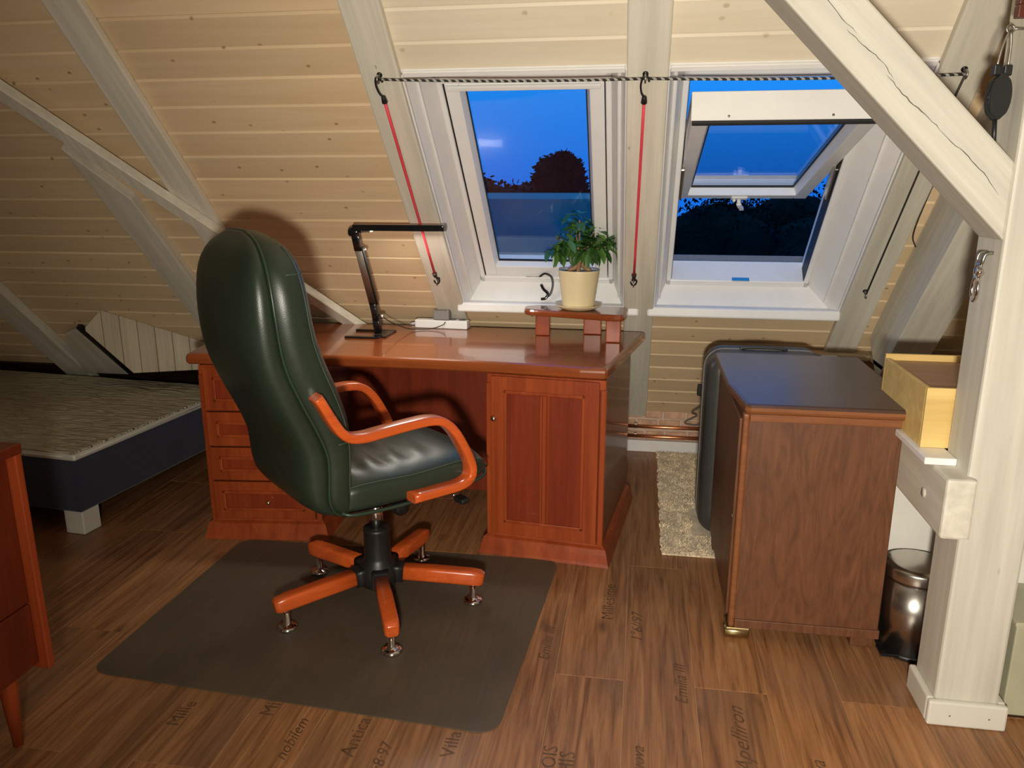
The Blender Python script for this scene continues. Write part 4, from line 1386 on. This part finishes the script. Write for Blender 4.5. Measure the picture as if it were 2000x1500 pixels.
# pulley block on the post
pu = thing('pulley_block', 'black pulley block hanging beside the top of the post', 'pulley', (.812, 2.115, 1.645))
prof_p = []
ck = B()
for sg in (-1, 1):
    pts = []
    for i in range(24):
        a = 2 * math.pi * i / 24
        pts.append((.024 * math.cos(a) * (1.0 if abs(math.sin(a)) < .8 else .75), .052 * pw(math.sin(a), 1.0)))
    ck.prism(pts, 1, sg * .013 - .004, sg * .013 + .004, .002, 1)
ck.obj('cheek', M_black, pu)
B().cyl((0, -.009, 0), (0, .009, 0), .022, n=24, bev=.003).obj('sheave', M_blackgloss, pu)
B().box((-.020, -.010, .048), (-.004, .010, .072), .003).box((.002, -.010, .046), (.020, .010, .070), .003).obj('becket', M_black, pu)
B().tube(smooth_path([(-.012, 0, .065), (-.006, 0, .11), (.006, 0, .145)], 4), .003, 7).tube(smooth_path([(.012, 0, .065), (.012, 0, .11), (.008, 0, .145)], 4), .003, 7).obj('strap', M_iron, pu)
B().tube([(.0, 0, -.05), (.003, 0, -.08), (.006, 0, -.118)], .0055, 8).obj('rope_tail', M_black, pu)
ring(B().cyl((.008, 0, .148), (.037, 0, .148), .003, n=8), (.006, 0, .148), .008, .0025, (0, 1, 0)).obj('hanging_hook', M_iron, pu)
pf = thing('picture_frame', 'dark red framed picture with gilded edge at the upper right corner', 'picture', (.9, 2.04, 1.8))
B().box((.796, 2.030, 1.803), (1.02, 2.056, 1.83), .003).box((.796, 2.030, 1.83), (.822, 2.056, 2.12), .003).box((.796, 2.030, 2.12), (1.02, 2.056, 2.146), .003).box((.994, 2.030, 1.83), (1.02, 2.056, 2.12), .003).obj('frame', M_frame, pf, world=True)
B().box((.8222, 2.034, 1.8302), (.9938, 2.054, 1.838)).box((.8222, 2.034, 1.838), (.830, 2.054, 2.1198)).obj('gilded_edge', M_gold, pf, world=True)
B().box((.826, 2.046, 1.834), (.99, 2.054, 2.118)).obj('canvas', M_tan, pf, world=True)
# swivel shackle on the side of the post
sw = thing('swivel_shackle', 'steel swivel shackle with oval ring on the side of the post', 'shackle', (.842, 2.125, 1.23))
ub = B().tube(smooth_path([(.008, -.018, .055), (-.010, -.018, .05), (-.014, -.016, .03), (-.014, .0, .024), (-.014, .016, .03), (-.010, .018, .05), (.008, .018, .055)], 4), .0042, 8)
ub.obj('u_bolt', M_iron, sw)
ring(B(), (-.014, .0, .008), .018, .0042, (1, 0, 0)).obj('ring', M_chrome, sw)
B().cyl((-.016, -.006, .014), (-.016, -.022, .002), .009, n=12, bev=.002).obj('swivel', M_chrome, sw)
ov = [(-.016 , .017 * math.cos(R(a)), -.036 + .030 * math.sin(R(a))) for a in range(0, 360, 18)]
B().tube(ov, .0045, 8, closed=True).obj('oval_ring', M_chrome, sw)

# ================================================================== outside: ground and dusk trees
B().box((-90, 5.5, -6.4), (90, 140, -6.3)).obj('ground_outside', M_ground, None, 'dark ground outside below the house', None, None, 'structure')
def tree(x, y, ztop, rad, hgt, label, n, leaf, seed, conical=.0):
    r = random.Random(seed)
    t = thing('tree', label, 'tree', (x, y, -6.3), group='dark trees outside')
    H_ = ztop + 6.3
    B().cyl((0, 0, 0), (0, 0, H_ - hgt * .45), rad * .07, rad * .04, n=10).obj('trunk', M_bark, t)
    bmx = bmesh.new()
    bmesh.ops.create_icosphere(bmx, subdivisions=4, radius=1.0)
    lobes = [(Vector((r.uniform(-1, 1), r.uniform(-1, 1), r.uniform(-.9, 1))).normalized(), r.uniform(.25, .5)) for _ in range(26)]
    for v in bmx.verts:
        d = v.co.normalized()
        k = .62
        for lv_, am in lobes:
            c = d.dot(lv_)
            if c > .8: k += am * ((c - .8) / .2) ** 1.3
        zz = d.z
        wide = 1 - conical * (zz * .5 + .5)
        v.co = Vector((d.x * rad * k * wide, d.y * rad * k * wide, zz * hgt * .5 * (.78 + .22 * k)))
    pts = [v.co.copy() for v in bmx.verts]
    zmax = max(p.z for p in pts)
    for v in bmx.verts: v.co.z += H_ - zmax
    cr = B()
    tri = bmx.copy()
    cr.merge(bmx)
    base = [(v.co.copy(), v.co.normalized()) for v in tri.verts]
    tri.free()
    for i in range(n):
        p, _ = r.choice(base)
        q = p + Vector((r.gauss(0, 1), r.gauss(0, 1), r.gauss(0, 1))) * rad * .06
        a, b2 = Vector((r.gauss(0, 1), r.gauss(0, 1), r.gauss(0, 1))).normalized() * leaf, Vector((r.gauss(0, 1), r.gauss(0, 1), r.gauss(0, 1))).normalized() * leaf * .7
        vs_ = [cr.bm.verts.new(q + w_) for w_ in (-a, b2, a, -b2)]
        cr.bm.faces.new(vs_)
    cr.obj('crown', M_foliage, t, kind='stuff')
tree(-3.95, 40, 2.85, 1.35, 5.2, 'tall dark tree rising above the others in the closed skylight', 2600, .16, 1, .45)
tree(-8.3, 42, 1.55, 2.2, 5.0, 'low dark tree at the left of the closed skylight', 2200, .16, 2)
tree(-5.9, 44, 1.35, 2.2, 5.0, 'low dark tree left of the tall one in the closed skylight', 2200, .16, 3)
tree(-1.9, 41, .95, 1.9, 5.0, 'low dark tree right of the tall one in the closed skylight', 2200, .16, 4)
tree(1.3, 13.5, 1.12, 1.6, 5.6, 'dark leafy tree at the left of the open skylight', 15000, .04, 5)
tree(3.4, 13.0, 1.16, 1.8, 5.6, 'dark leafy tree at the right of the open skylight', 15000, .04, 6)
tree(2.35, 15.0, 1.28, 1.8, 6.0, 'dark leafy tree in the middle of the open skylight', 15000, .042, 7)
nr = thing('pale_roof_block', 'pale grey roof-shaped block outside below the trees', 'roof', (-1.8, 12.5, -6.3))  # roof-shaped block put in for the pale band low in the closed skylight
B().prism([(12.0, -.6), (12.0, 1.22), (12.6, 1.30), (13.4, 1.22), (13.4, -.6)], 0, -4.2, -.30).obj('block_slope', M_roof_block, nr, world=True)
B().box((-4.0, 12.3, -6.3), (-.5, 13.2, -.6)).obj('block_base', M_ground, nr, world=True)
